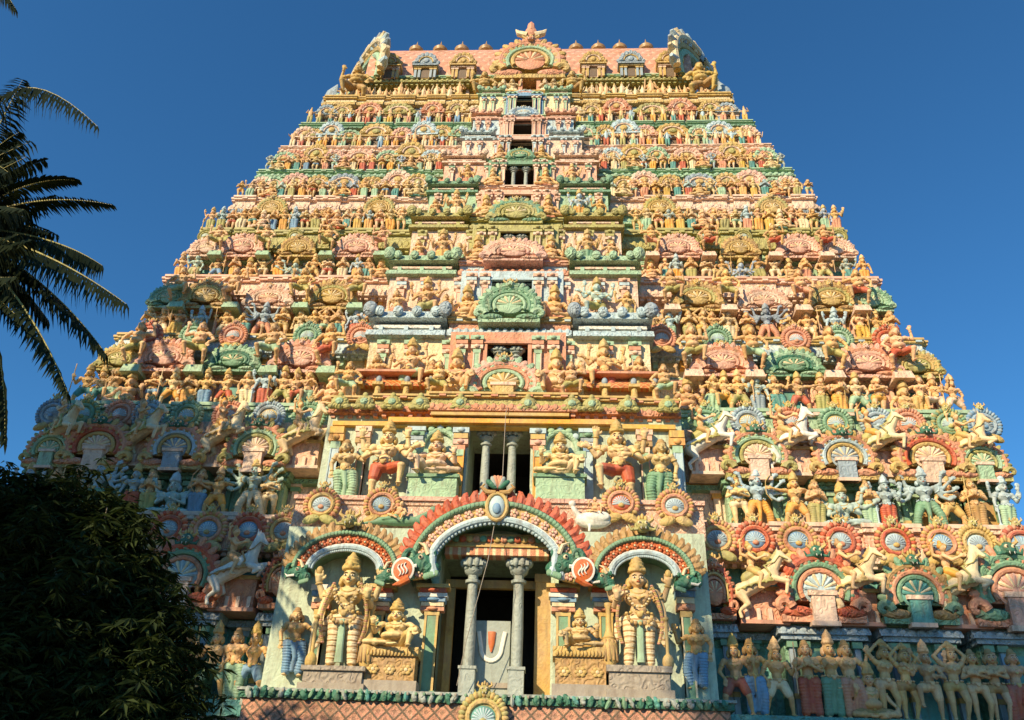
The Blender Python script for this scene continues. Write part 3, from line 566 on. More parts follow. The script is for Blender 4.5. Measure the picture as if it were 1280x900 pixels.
BAY = [None, (5.42, 1.5), (5.30, 1.4), (4.75, 1.2), (4.55, 1.1), (4.1, 1.0), (3.7, .9), (3.3, .8), (2.7, .7), (2.35, .6), (2.2, .5)]
_cache = {}
def cached(key, fn):
    if key not in _cache: _cache[key] = fn().mesh(key[0])
    return _cache[key]
def seen(x, y, z, m=25):
    px, py = project((x, y, z)); return -m < px < 1280+m and -60 < py < 960
def in_bush(x, y, z):
    px, py = project((x, y, z)); return px < 185 and py > 690
cornice_poly = lambda yb, B, h, back: [(back, B), (yb+.12, B), (yb+.02, B+.02*h), (yb, B+.14*h), (yb+.04, B+.30*h), (yb+.16, B+.42*h), (yb+.20, B+.45*h), (back, B+.45*h)]
def cornice_run(mb, x0, x1, yb, B, T, lip, frieze, top, back, beads=True, pat='carve'):
    h = T-B; mb.prism_x(cornice_poly(yb, B, h, back), x0, x1, carved(lip))
    fm = paint(frieze, .6) if pat == 'carve' else paint(frieze, 0, .6, .4, 'lattice', 'white', .34)
    mb.bx(x0+.04, x1-.04, yb+.24, back, B+.45*h, B+.80*h, fm)
    mb.bx(x0, x1, yb+.13, back, B+.80*h, T, paint(top, .5)); mb.bx(x0-.02, x1+.02, yb+.08, back-.01, T-.09*h, T+.01, paint(top))
    if beads:
        st = .26; n = max(2, int((x1-x0)/st)); m2 = paint(lip)
        for i in range(n):
            x = x0+(x1-x0)*(i+.5)/n
            mb.box((x, yb+.20, B-.05), (st*.5, .16, .10), m2); mb.ell((x, yb+.02, B+.22*h), (st*.36, .05, .16*h), m2, nu=6, nv=5)
            if i % 2: mb.box((x, yb+.12, B+.86*h), (st*.8, .06, .09*h), m2)
allfigs = []
for k in range(1, 11):
    t = TIERS[k]; F, M, B, T, W = t['F'], t['M'], t['B'], t['T'], t['W']; sc = {1: 1, 2: .95, 3: .9, 4: .82, 5: .75, 6: .62, 7: .55, 8: .5, 9: .48, 10: .45}[k]
    yw = P(B)+.55*sc; back = 17-P(B); bh, boff = BAY[k]
    wl = MB(); gp = 2.2 if k < 3 else 1.0
    for sd in (-1, 1): wl.bx(*sorted((sd*gp, sd*(W-.45*sc))), yw, back-.6, F-.3, B+.02, paint(t['wall'], .5))
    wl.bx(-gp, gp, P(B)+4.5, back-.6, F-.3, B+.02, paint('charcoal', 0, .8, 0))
    # pilasters with brackets all along the wall
    n = int(W*2/(.85*sc+.15)); cols = [t['wall'], t['minor'], 'palepink', t['zone']]
    for i in range(n):
        x = -W+.6+(2*W-1.2)*(i+.5)/n
        if abs(x) < bh: continue
        c = cols[(i*7) % 4]; wl.bx(x-.10*sc, x+.10*sc, yw-.14*sc, yw+.05, F, M, paint(c)); wl.bx(x-.15*sc, x+.15*sc, yw-.20*sc, yw+.05, M-.22*sc, M-.08*sc, paint(cols[(i*7+1) % 4]))
        wl.bx(x-.20*sc, x+.20*sc, yw-.26*sc, yw+.05, M-.08*sc, M, paint(cols[(i*7+2) % 4])); wl.bx(x-.09*sc, x+.09*sc, yw-.22*sc, yw+.05, B-.35*sc, B, paint('orange' if i % 2 else t['zone']))
    for sd in (-1, 1):
        wl.bx(min(sd*bh*.9, sd*(W-.5)), max(sd*bh*.9, sd*(W-.5)), yw-.30*sc, yw+.1, M, M+.16*sc, carved(t['minor'])); wl.bx(min(sd*bh*.9, sd*(W-.5)), max(sd*bh*.9, sd*(W-.5)), yw-.20*sc, yw+.1, M+.16*sc, M+.30*sc, carved(t['zone']))
    storey = wl.build('storey', tower)
    cm = MB(); pat = 'lattice' if k == 3 else 'carve'
    cornice_run(cm, -W, W, P(B), B, T, t['lip'], t['frieze'], t['top'], back, k < 9, pat)
    fx = [min(S(f[0], t['rfan'])[0], W-.46*f[-2]) for f in t['fans']]
    for fi, (x, f) in enumerate(zip(fx, t['fans'])):
        for sd in (-1, 1): cornice_run(cm, sd*x-.36*f[-2], sd*x+.36*f[-2], P(B)-.13*sc-.004*fi, B-.015-.003*fi, T+.015+.003*fi, t['lip'], t['frieze'], t['top'], P(B)+.6, k < 9, pat)
    cm.bx(-W+.1, W-.1, P(T)+.02, back, T-.06, T+.004, paint(t['top']))
    cm.build('cornice', storey)
    for x, f in zip(fx, t['fans']):
        kind, col, fw, fhh = f[1], f[2], f[3], f[4]
        for sd in (-1, 1):
            X = sd*x
            if not seen(X, P(M), M, 90): continue
            if kind in ('fan', 'fan1', 'shrine'):
                nm = MB(); wn = fw*.78; y1 = P(F)+.62*sc+.12; mc, nc = t['minor'], t['niche']
                nm.bx(-wn/2, wn/2, y1, yw+.1, F, M, paint(nc, .5)); nm.bx(-wn*.2, wn*.2, y1-.03, y1+.1, F+.1, M-.35, paint('teal' if k % 2 else 'brown'))
                for q in (-.42, -.25, .25, .42):
                    nm.bx(q*wn-.07*sc, q*wn+.07*sc, y1-.14, y1+.02, F, M-.12, paint(mc)); nm.bx(q*wn-.13*sc, q*wn+.13*sc, y1-.20, y1+.02, M-.30*sc, M-.14*sc, paint(nc)); nm.bx(q*wn-.09*sc, q*wn+.09*sc, y1-.17, y1, F+.25*(M-F), F+.31*(M-F), paint('gold'))
                nm.bx(-wn*.56, wn*.56, y1-.26, yw+.1, M-.12*sc, M, carved(mc)); nm.prism_x([(y1-.34, M), (y1-.34, M+.05), (y1-.2, M+.24*sc), (yw, M+.26*sc), (yw, M)], -wn*.60, wn*.60, carved(mc))
                nm.bx(-wn*.48, wn*.48, y1-.16, yw+.1, M+.262*sc, M+.36*sc, carved(nc))
                for i in range(9): nm.ell(((i-4)*wn*.13, y1-.31, M+.10*sc), (wn*.05, .05, .08*sc), paint(mc), nu=6, nv=5)
                nm.build('niche', storey, (X, 0, 0))
                me = cached((('fan_gable'), kind, col, fw, fhh), lambda: fan_mb(fw, fhh, col, 'dark_green' if kind == 'fan' else (col[0] if kind == 'fan1' else 'coral'), .7, kind == 'fan'))
                o = obj('fan_gable', me, storey, (X, P(M)-.10-.10*sc, M+(.36 if k == 1 else .16 if k == 2 else -.02)*sc)); o.rotation_euler.x = .10; o.scale = (.90, 1, .86 if k == 2 else 1)
            else:
                me = cached(('pavilion', col, fw, fhh), lambda: dome_mb(fw, fhh, col, 'palepink' if col != 'palepink' else 'pink', 'gold' if col != 'gold' else 'olive'))
                pv = obj('pavilion', me, storey, (X, P(F)+.30*sc, F+.02)); pv.scale = (random.uniform(.9, 1.06), 1, random.uniform(.90, 1.08)); pv.rotation_euler = (0, random.uniform(-.02, .02), random.uniform(-.06, .06))
    for m_ in t['meds']:
        x = S(m_[0], t['rmed'], .1)[0]
        for sd in (-1, 1):
            if not seen(sd*x, P(T), T): continue
            me = cached(('medallion', m_[1:], t['md']), lambda: medallion_mb(t['md'], *m_[1:], face='olive' if k < 3 else m_[1]))
            o = obj('medallion', me, storey, (sd*x, P(B)-.16-(.13*sc), B+t['md']*.46)); o.rotation_euler.x = .08
    t.update(yw=yw, sc=sc, storey=storey)
    # statues between the gables
    for m_ in t['mid']:
        x = S(m_[0], t['rfan'])[0]
        for sd in (-1, 1):
            X = sd*x
            if not seen(X, P(M), M) or in_bush(X, P(M), M): continue
            if m_[1] == 'horse':
                bl = MB(); bl.bx(-.55, .55, P(M)-.0, yw, M+.30, M+1.15, paint('coral' if k == 1 else 'pink', .5)); bl.bx(-.62, .62, P(M)-.1, yw, M+.22, M+.32, paint('rose' if k == 1 else 'palepink')); bl.bx(-.62, .62, P(M)-.05, yw, M+1.1, M+1.2, paint('gold'))
                for q in (-.45, -.15, .15, .45): bl.bx(q-.05, q+.05, P(M)-.07, P(M)+.02, M+.32, M+.62, paint('palepink'))
                bl.build('plinth', storey, (X, 0, 0)); allfigs.append((2.3, k, sd, x, 'horse', (X-sd*.05, P(M)-.22, M+.34), 'white', 'olive'))
            else:
                bl = MB(); bl.box((0, P(M)+.0, M-.10*sc), (.72*sc, 1.0, .34*sc), paint('palepink' if sd*x > 0 else 'mint', .4), taper=.85); bl.build('plinth', storey, (X, 0, 0))
                allfigs.append((2.0 if k == 3 else 1.8 if k == 4 else 1.5, k, sd, x, 'crouching', (X, P(M)-.42, M+.10*sc), 'skin', random.choice(['olive', 'mint', 'coral', 'red', 'skin'])))
    if 'figs' not in t:
        a, b = t['fx']; ps = ['praying', 'standing', 'attendant', 'seated', 'deity', 'folded', 'arms_up']; cs = ['red', 'orange', 'olive', 'teal', 'coral', 'cream', 'yellow', 'mint']
        t['figs'] = [(a+(b-a)*i/(t['nf']-1), ps[(i*3+k) % 7], 'sky' if (i*5+k) % 7 == 0 else ('pale' if i % 4 == 1 else 'skin'), cs[(i*5+k*3) % 8]) for i in range(t['nf'])]
    for (px, pose, skn, clo) in t['figs']:
        x = S(px, t['rfig'])[0]; big = pose in ('many_armed',)
        for sd in (-1, 1):
            X = sd*x
            y = P(F)+(.12+.12*sc if k < 6 else -.03)
            if not seen(X, y, F+.5) or in_bush(X, y, F+.5): continue
            allfigs.append((t['fh']*(1.0 if not big else 1.08)*random.uniform(.94, 1.03), k, sd, x, pose, (X, y, F+.01), skn, clo if sd > 0 or random.random() < .5 else random.choice(['red', 'mint', 'orange', 'olive', 'teal', 'cream', 'blue'])))
    # end figures and corner brackets of the side faces
PN = dict(standing='standing', attendant='swaying attendant', praying='praying', dancing='dancing', arms_up='arms raised', folded='folded arms', archer='archer', staff='staff bearing', deity='four armed', many_armed='many armed', seated='pot bellied seated', seated_deity='cross legged many armed', crouching='crouching load bearing', lounging='lounging')
cnt = {}
tiny = [MB(), MB()]
for (h, k, sd, x, pose, loc, skn, clo) in sorted(allfigs, key=lambda a: (a[1], a[2], a[3])):
    key = (k, sd, 'c' if pose == 'crouching' else ('h' if pose == 'horse' else 's')); cnt[key] = cnt.get(key, 0)+1; nth = ORD[cnt[key]]; side = 'right' if sd > 0 else 'left'; tr = ORD[k]
    if pose == 'horse':
        horse((loc[0]-.05, loc[1], loc[2]), h*.78, 1, random.choice(['white', 'cream', 'pale']), random.choice(['olive', 'gold', 'brown']), 'skin', random.choice(['gold', 'brown', 'orange']),
              f"rearing pale horse with rider, {nth} {side} of central bay, {'lowest' if k == 1 else tr} storey"); continue
    if k >= 9: continue
    lb = f"{CW[clo]}-clothed {PN[pose]} {CW[skn]} statue, {nth} {side} of central bay, {'lowest' if k == 1 else tr} storey"
    if pose == 'crouching': lb = f"{PN[pose]} tan dwarf statue in {CW[clo]}, {nth} {side} of central bay, {tr} storey"
    g = {'c': 'crouching load bearing statues between the gables', 's': f"painted statues standing along the {'lowest' if k == 1 else tr} storey"}[key[2]]
    f = 1.0 if pose not in ('seated', 'seated_deity', 'crouching', 'lounging') else (1.25 if pose != 'crouching' and k > 1 else 1.0)
    so_ = statue(pose, loc, h/1.18*f, skn, clo, 'gold' if random.random() < .6 else skn, random.uniform(-.2, .2), lb, g, mirror=random.random() < .4, wide=1.04 if k == 1 else (1.12 if pose == 'crouching' else None))
    if k <= 2: face_paint(so_, pel=POSES[pose].get('pel', (0, 0, .5)), lean=POSES[pose].get('lean', 0))
# the tiny figures of the two top storeys, too many and small to count: one object
def tiny_figures():
    mb = MB()
    for (h, k, sd, x, pose, loc, skn, clo) in allfigs:
        if k < 9: continue
        add_tiny(mb, loc, h, skn, clo)
    for px in list(range(428, 580, 9))+list(range(732, 900, 9)):
        q = at(px, 123, P(34.15)+.35); add_tiny(mb, (q[0], q[1], 34.16), random.uniform(1.1, 1.45), random.choice(['skin', 'pale', 'cream', 'skin']), random.choice(['cream', 'gold', 'skin', 'brown', 'mint']))
    return mb
def add_tiny(mb, loc, h, skn, clo):
    a, b = paint(skn), paint(clo); l = A(*loc)+A(random.uniform(-.08, .08), random.uniform(-.05, .05), 0); h *= random.uniform(.82, 1.1); r = random.uniform(-.12, .12)
    for sd in (-1, 1):
        mb.cap(l+A(sd*.07*h, 0, .03*h), l+A(sd*.06*h, 0, .42*h), .05*h, .075*h, b, 7)
        e = l+A(sd*.20*h, -.03*h, (.6+r)*h); mb.cap(l+A(sd*.12*h, 0, .68*h), e, .035*h, .03*h, a, 6); mb.cap(e, l+A(sd*random.uniform(.08, .3)*h, -.12*h, random.uniform(.45, .9)*h), .03*h, .02*h, a, 6)
    mb.cap(l+A(0, 0, .42*h), l+A(0, 0, .66*h), .09*h, .12*h, a, 8); mb.ell(l+A(0, -.01*h, .82*h), (.06*h, .06*h, .08*h), a, nu=8, nv=6); mb.cap(l+A(0, 0, .88*h), l+A(0, 0, 1.02*h), .055*h, .02*h, paint('gold'), 7)
tf = tiny_figures().build('tiny_statues'); tag(tf, 'rows of tiny painted figures crowding the top storeys under the roof', 'statues', kind='stuff')

# ------------------------------------------------------------------ central bay
def lbl_pair(i): return 'left' if i < 0 else 'right'
def pillar_mb(h, r, col='grey'):
    mb = MB(); m = paint(col, .2)
    mb.box((0, 0, .10*h), (r*2.6, r*2.6, .20*h), m); mb.box((0, 0, .21*h), (r*3.0, r*3.0, .02*h), m)
    mb.lathe([(r*.95, .20*h), (r*.98, .45*h), (r*.86, .80*h), (r*1.3, .805*h), (r*1.35, .825*h), (r*.85, .835*h), (r*.9, .86*h), (r*1.5, .88*h), (r*1.6, .895*h), (r*1.0, .905*h), (r*1.1, .92*h)], (0, 0, 0), m, nu=16)
    mb.box((0, 0, .945*h), (r*3.4, r*2.6, .03*h), m); mb.box((0, 0, .98*h), (r*2.8, r*2.4, .04*h), m)
    for sd in (-1, 1): mb.ell((sd*r*1.7, 0, .955*h), (r*.75, r*1.0, .035*h), m); mb.ell((sd*r*1.3, 0, .925*h), (r*.5, r*.9, .03*h), m)
    for sd in (-1, 1): mb.ell((sd*r*.6, -r*1.2, .955*h), (r*.5, r*.5, .04*h), m)
    return mb
def pilaster_mb(h, w, cols, caps):
    mb = MB(); mb.bx(-w/2, w/2, -.10, .1, 0, h*.72, paint(cols[0])); 
    for sd in (-1, 1): mb.bx(sd*w*.42-w*.08, sd*w*.42+w*.08, -.125, .1, 0, h*.72, paint(cols[1]))
    mb.bx(-w*.62, w*.62, -.15, .1, -.001, h*.06, paint(cols[0])); n = len(caps)
    for i, c in enumerate(caps):
        z = h*.72+h*.28*i/n; ww = w*(.55+.25*abs(math.sin(i*1.3))+.07*i); mb.bx(-ww, ww, -.12-.03*i, .1, z+.004, z+h*.28/n-.006, paint(c))
        if i % 2: mb.ell((0, -.14-.03*i, z+h*.14/n), (ww*.5, .05, h*.12/n), paint(c), nu=8, nv=6)
    return mb
def holed_block(mb, hw, ww, y0, y1, z0, z1, zt, mat, depth=2.2):
    """front block with an opening |x|<ww, z0..zt, dark room behind"""
    mb.bx(-hw, -ww, y0, y1, z0, z1, mat); mb.bx(ww, hw, y0, y1, z0, z1, mat)
    if z1 > zt: mb.bx(-ww, ww, y0, y1, zt, z1, mat)
def flame_arch(mb, cx, y, zc, rx, rz, a0, a1, outer, band, mid, inner, s=1.0, flames=24, cusp=0.0):
    """gable arch: flame leaves, scaled band, flower band, pale inner moulding; a0..a1 in radians from the right end"""
    def pt(a, q, dy=0):
        c = math.cos(a); sn = math.sin(a); z = zc+(rz+q*1.0)*sn
        return A(cx+(rx+q)*c*(1+.0*c), y+dy, z+(cusp*math.exp(-((a-PI/2)/.16)**2)))
    As = np.linspace(a0, a1, 44)
    for i in range(flames):
        a = a0+(a1-a0)*(i+.5)/flames; p = pt(a, .64*s); d = pt(a, .95*s)-p; d /= np.linalg.norm(d); tang = pt(a+.02, .64*s)-p; tang /= np.linalg.norm(tang)
        lean = .55 if a < PI/2 else -.55; e = p+(d-tang*-lean*-1*.6)*.36*s
        mb.tube([p, p+(d*.17+tang*lean*.03)*s, p+(d*.30+tang*lean*.16)*s, p+(d*.34+tang*lean*.26)*s], [.13*s, .125*s, .075*s, .02*s], paint(outer, .3), nu=7, flat=.8)
    mb.tube([pt(a, .56*s, -.06) for a in As], .085*s, paint(band, .3), nu=8)
    for i in range(flames*2):
        a = a0+(a1-a0)*(i+.5)/(flames*2); mb.ell(pt(a, .56*s, -.12), (.065*s, .045*s, .065*s), paint(band), nu=7, nv=5)
    for q in (.46, .36, .26): mb.tube([pt(a, q*s, .02) for a in As], .075*s, paint(mid, .4), nu=8)
    n = int(flames*.7)
    for i in range(n):
        a = a0+(a1-a0)*(i+.5)/n; p = pt(a, .35*s, -.07)
        for j in range(5): b = 2*PI*j/5; mb.ell(p+A(.075*s*math.cos(b), 0, .075*s*math.sin(b)), (.05*s, .04, .05*s), paint('blush' if outer == 'red' else mid), nu=7, nv=5)
        mb.ell(p+A(0, -.04, 0), .035*s, paint('cream'), nu=7, nv=5)
    mb.tube([pt(a, .13*s, -.07) for a in As], .085*s, paint(inner, .2), nu=8); mb.tube([pt(a, .22*s, -.06) for a in As], .022*s, paint('white'), nu=6)
    for i in range(46):
        a = a0+(a1-a0)*(i+.5)/46; mb.ell(pt(a, .03*s, -.05), (.05*s, .05, .05*s), paint(inner), nu=6, nv=5)
    # vault behind the arch
    As2 = np.linspace(a0, a1, 24); v = []; f = []
    for a in As2:
        for dy in (.05, 1.1):
            v.append(pt(a, .10*s, dy)); v.append(pt(a, .60*s, dy))
    for i in range(len(As2)-1):
        b = 4*i; f += [(b, b+4, b+6, b+2), (b+1, b+3, b+7, b+5), (b, b+1, b+5, b+4), (b+2, b+6, b+7, b+3)]
    mb.add(v, f, paint(band))
def makara(mb, x, y, z, s, face, body='dark_green'):
    """scaly sea monster head with curled trunk; face is the way (+1/-1) the snout points in x"""
    f = face; m = paint(body, .6); c = A(x, y, z); d = lambda a, b, c2: c+A(f*a*s, b*s, c2*s)
    mb.ell(c, (.34*s, .22*s, .28*s), m); mb.ell(d(.22, -.05, -.02), (.22*s, .16*s, .17*s), m); mb.ell(d(-.2, 0, -.12), (.28*s, .2*s, .2*s), m)
    sp = [d(.30+.16*math.cos(q)*(1-q/9), -.1, .10+.26*math.sin(q)*(1-q/9)) for q in np.linspace(-1.2, 4.2, 14)]
    mb.tube(sp, [.09*s*(1-i/22) for i in range(14)], m, nu=8)
    mb.ell(d(.02, -.20, .10), .065*s, paint('cream')); mb.ell(d(.03, -.26, .10), .03*s, paint('black'))
    mb.tube([d(.1, -.2, -.12), d(.35, -.2, -.16), d(.46, -.18, -.06)], [.05*s, .045*s, .01*s], paint('white'), nu=7)
    for i in range(8): mb.ell(d(-.3+.09*i, -.12+.01*i, .22-.02*i), (.06*s, .05*s, .10*s), m, nu=7, nv=5)
    for i in range(5): mb.ell(d(-.38+.06*i, -.16, -.28-.02*i), (.08*s, .05*s, .09*s), paint('green'), nu=7, nv=5)
    mb.tube([d(-.15, -.12, .2), d(-.05, -.16, .42), d(.12, -.14, .50)], [.07*s, .05*s, .012*s], paint('cream'), nu=7)

# ---- lowest storey of the bay
st1 = TIERS[1]['storey']; X = lambda px, py, off=1.5: S(px, py, off)
yb = -1.62                                   # front face of the bay on the lowest storey
FL = 5.10
def Q(px, py, Y): return at(px, py, Y)
bay = MB(); g = paint('sage', .12); zt1 = 9.30
dw = (Q(688, 790, yb)[0]-Q(540, 790, yb)[0])/2; dcx = (Q(688, 790, yb)[0]+Q(540, 790, yb)[0])/2
bhw = 5.42
bay.bx(-bhw, dcx-dw, yb+.55, 1.2, FL-.2, zt1, g); bay.bx(dcx+dw, bhw, yb+.55, 1.2, FL-.2, zt1, g); bay.bx(dcx-dw, dcx+dw, yb+.55, 1.2, 8.75, zt1, g)
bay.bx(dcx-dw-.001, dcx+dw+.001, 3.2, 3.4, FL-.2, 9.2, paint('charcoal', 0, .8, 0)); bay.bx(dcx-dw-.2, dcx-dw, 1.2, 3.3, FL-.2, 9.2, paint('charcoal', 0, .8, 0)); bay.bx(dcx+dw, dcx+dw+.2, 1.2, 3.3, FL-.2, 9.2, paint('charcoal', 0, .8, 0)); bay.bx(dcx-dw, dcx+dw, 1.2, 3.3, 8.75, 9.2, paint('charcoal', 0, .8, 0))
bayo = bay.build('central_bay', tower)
# base band: green leaf moulding, then the red lozenge frieze
bs = MB()
zl = Q(640, 868, yb-.45)[2]; zb0 = Q(640, 880, yb-.5)[2]
bs.bx(-bhw-.15, bhw+.15, yb-.42, .8, zb0, FL-.02, paint('dark_green', .8)); bs.bx(-bhw-.2, bhw+.2, yb-.47, .8, FL-.06, FL+.0, paint('grey', .4))
for i in range(60):
    xq = -bhw+(2*bhw)*(i+.5)/60+random.uniform(-.03, .03); bs.ell((xq, yb-.45, (zb0+FL)/2-.01+random.uniform(-.03, .03)), (.05+random.random()*.04, .06, .10+random.random()*.05), paint(random.choice(['dark_green', 'dark_green', 'teal', 'green', 'grey']), .5), rotm(0, random.uniform(-.7, .7), 0), nu=8, nv=6)
    bs.ell((xq+.04, yb-.49, (zb0+FL)/2+.05), (.035, .03, .04), paint(random.choice(['dark_green', 'green', 'stone'])), nu=6, nv=5)
bs.build('leaf_moulding', bayo)
bs = MB(); bs.bx(-bhw-.05, bhw+.05, yb-.36, .8, 3.2, zb0-.004, paint('rose', .2, .7, .8, 'lattice', 'dirt', .36)); bs.build('lozenge_frieze', bayo)
mo = medallion_mb(1.15, 'gold', 'olive', 'teal', 'olive'); o = mo.build('medallion', bayo, (Q(605, 884, yb-.5)[0], yb-.5, Q(605, 890, yb-.5)[2]-.12))
base = MB()
base.bx(-16.6, 16.6, P(5.1)-.1, 17, 4.72, 5.10, paint('teal', .7)); base.bx(-16.4, 16.4, P(5.1)+.1, 17, 3.9, 4.72, paint('slate', .6))
base.build('lower_ledge', tower)
base = MB(); base.bx(-17, 17, -.35, 18, 0, 3.9, paint('stone', .3)); base.bx(-17.4, 17.4, -.8, 18.3, 0, .8, paint('stone', .2)); base.bx(-17.2, 17.2, -.6, 18.2, 3.5, 3.9, paint('stone', .2))
for i in range(18):
    x = -16.5+i*33/17
    if abs(x) > 2.6: base.bx(x-.3, x+.3, -.6, 0, .8, 3.5, paint('stone'))
base.build('stone_base', tower)
# big lintel and arches
lin = MB(); ly = yb+.30; x0, x1 = Q(556, 690, ly)[0], Q(686, 690, ly)[0]; z0, z1, z2 = Q(620, 694, ly)[2], Q(620, 684, ly)[2], Q(620, 668, ly)[2]
lin.bx(x0, x1, ly, ly+.4, z0, z1-.01, paint('coral', .2, .6, .3, 'checks', 'cream', .22)); lin.bx(x0, x1, ly-.05, ly+.4, z1-.01, z1+.03, paint('gold')); lin.bx(x0, x1, ly-.02, ly+.4, z1+.03, z2, paint('brown'))
for i in range(15): lin.ell((x0+(x1-x0)*(i+.5)/15, ly-.05, (z1+z2)/2+.02), (.10, .05, .09), paint(('coral', 'green', 'red', 'gold')[i % 4]), nu=8, nv=6)
lin.build('lintel', bayo)
ya = yb-.10
ar = MB(); cx = 0.05; xl, xr = Q(522, 700, ya)[0], Q(716, 700, ya)[0]; cx = (xl+xr)/2; zc = Q(620, 712, ya)[2]; ztop = Q(620, 622, ya)[2]
rxo = (xr-xl)/2; flame_arch(ar, cx, ya, zc, rxo-.42, ztop-zc-.75, -.18, PI+.18, 'red', 'green', 'gold', 'sky', 1.0, 32, cusp=-.0)
ap = Q(620, 632, ya-.1); ar.ell((cx, ya-.16, ap[2]-.05), (.20, .08, .30), paint('sky')); ar.ell((cx, ya-.22, ap[2]-.12), (.11, .06, .15), paint('blue')); ar.tube([(cx+.26*math.cos(a), ya-.16, ap[2]-.05+.36*math.sin(a)) for a in np.linspace(0, 2*PI, 17)[:-1]], .05, paint('gold'), closed=True, nu=7)
ar.build('great_arch', bayo)
fl = MB(); q = Q(620, 607, ya-.2)
for i, (c, a) in enumerate((('coral', 0), ('grey', -.45), ('grey', .45), ('dark_green', -.9), ('dark_green', .9), ('coral', -.25), ('coral', .25))):
    d = A(math.sin(a), 0, math.cos(a)); fl.ell(A(cx, ya-.2-.02*(i % 2), q[2]-.1)+d*.20, (.085, .07, .19), paint(c, .2), rotm(0, a, 0))
for sd in (-1, 1): fl.tube([(cx+sd*.05, ya-.15, q[2]-.18), (cx+sd*.28, ya-.15, q[2]-.16), (cx+sd*.42, ya-.15, q[2]-.02), (cx+sd*.34, ya-.15, q[2]+.06)], [.07, .07, .05, .02], paint('brown', .2), nu=8)
fl.build('arch_finial', bayo)
for px, fc in ((540, 1), (694, -1)):
    mk = MB()
    q = Q(px-fc*12, 705, ya); makara(mk, q[0], ya-.02, q[2], 1.0, -fc)
    q = Q(px+fc*2, 712, ya); mk.tube([(q[0]-fc*.05, ya-.1, q[2]+.45), (q[0]-fc*.02, ya-.12, q[2]+.1), (q[0]+fc*.05, ya-.1, q[2]-.18)], [.10, .09, .13], paint('sky', .2), nu=8)
    mk.build('makara_head', bayo)
for px, fc in ((504, 1), (729, -1)):
    d = MB(); q = Q(px, 713, ya-.2); d.lathe([(.30, .04), (.31, -.03), (.26, -.06), (0, -.06)], (0, 0, 0), paint('vermilion', .1), nu=22, rot=rotm(-PI/2)); d.lathe([(.31, .0), (.335, -.04), (.30, -.05)], (0, 0, 0), paint('white'), nu=22, rot=rotm(-PI/2))
    for j in (-1, 0, 1): d.tube([(j*.09+fc*.05*math.sin(q*6), -.085, -.15+.3*q+.03*j) for q in np.linspace(0, 1, 9)], [.012+.014*math.sin(PI*q) for q in np.linspace(0, 1, 9)], paint('white'), nu=6)
    d.tube([(fc*.2, -.03, -.22), (-fc*.05, -.03, -.36), (-fc*.26, -.02, -.40)], [.11, .08, .015], paint('vermilion'), nu=7)
    d.build('spiral_boss', bayo, (q[0], ya-.22, q[2])).scale = (.85, 1, .95)
for (pa, pb) in ((362, 503), (737, 872)):
    ar = MB(); xa, xb = Q(pa, 700, ya)[0], Q(pb, 700, ya)[0]; cz = Q(430, 712, ya)[2]; zt = Q(430, 660, ya)[2]
    flame_arch(ar, (xa+xb)/2, ya+.02, cz, (xb-xa)/2-.62, zt-cz-.62, .02, PI-.02, 'brown', 'green', 'vermilion', 'sky', .85, 22)
    for sd in (-1, 1): makara(ar, (xa+xb)/2+sd*((xb-xa)/2-.30), ya-.02, cz-.13, .68, sd)
    lion_face(ar, ((xa+xb)/2, ya-.2, zt+.12), .42, 'olive', 'gold'); ar.build('niche_arch', bayo)
# pilasters, backing panels, pillars
caps = ['gold', 'coral', 'cream', 'blue', 'white', 'red', 'gold']
for px, cx_ in ((459, 0), (531, 0), (704, 0), (760, 0)):
    q0 = Q(px, 850, yb+.1); q1 = Q(px, 728, yb+.1); pilaster_mb(q1[2]-FL, .34, ('green', 'gold'), caps).build('pilaster', bayo, (q0[0], yb+.45, FL))
for px in (383, 866):
    q0 = Q(px, 850, yb+.1); q1 = Q(px, 728, yb+.1); pilaster_mb(q1[2]-FL, .26, ('green', 'cream'), caps[:5]).build('pilaster', bayo, (q0[0], yb+.45, FL))
for px in (586, 645):
    q0 = Q(px, 858, yb+.6); q1 = Q(px+(1 if px > 600 else 6), 697, yb+.6); pillar_mb(q1[2]-FL, .145).build('pillar', bayo, (Q(px+2, 780, yb+.6)[0], yb+.6, FL))
dl = MB(); y = yb+1.1; dl.bx(Q(668, 800, y)[0], Q(690, 800, y)[0], y, y+.08, FL, Q(680, 728, y)[2], paint('wood', .1)); dl.bx(Q(668, 800, y)[0]-.02, Q(690, 800, y)[0]+.1, y-.04, y, Q(680, 728, y)[2], Q(680, 718, y)[2], paint('wood')); dl.build('door_leaf', bayo)
dl = MB(); y = yb+1.25; dl.bx(Q(556, 800, y)[0], Q(565, 800, y)[0], y, y+.16, FL, Q(560, 735, y)[2], paint('wood', .1)); dl.bx(Q(552, 800, y)[0], Q(690, 800, y)[0], y, y+.16, Q(560, 734, y)[2], Q(560, 724, y)[2], paint('wood', .1)); dl.build('door_frame', bayo)
dl = MB(); y = yb+1.6; dl.bx(Q(541, 800, y)[0], Q(556, 800, y)[0], y, y+.1, FL, Q(560, 740, y)[2], paint('wood', .1)); dl.build('door_leaf', bayo)
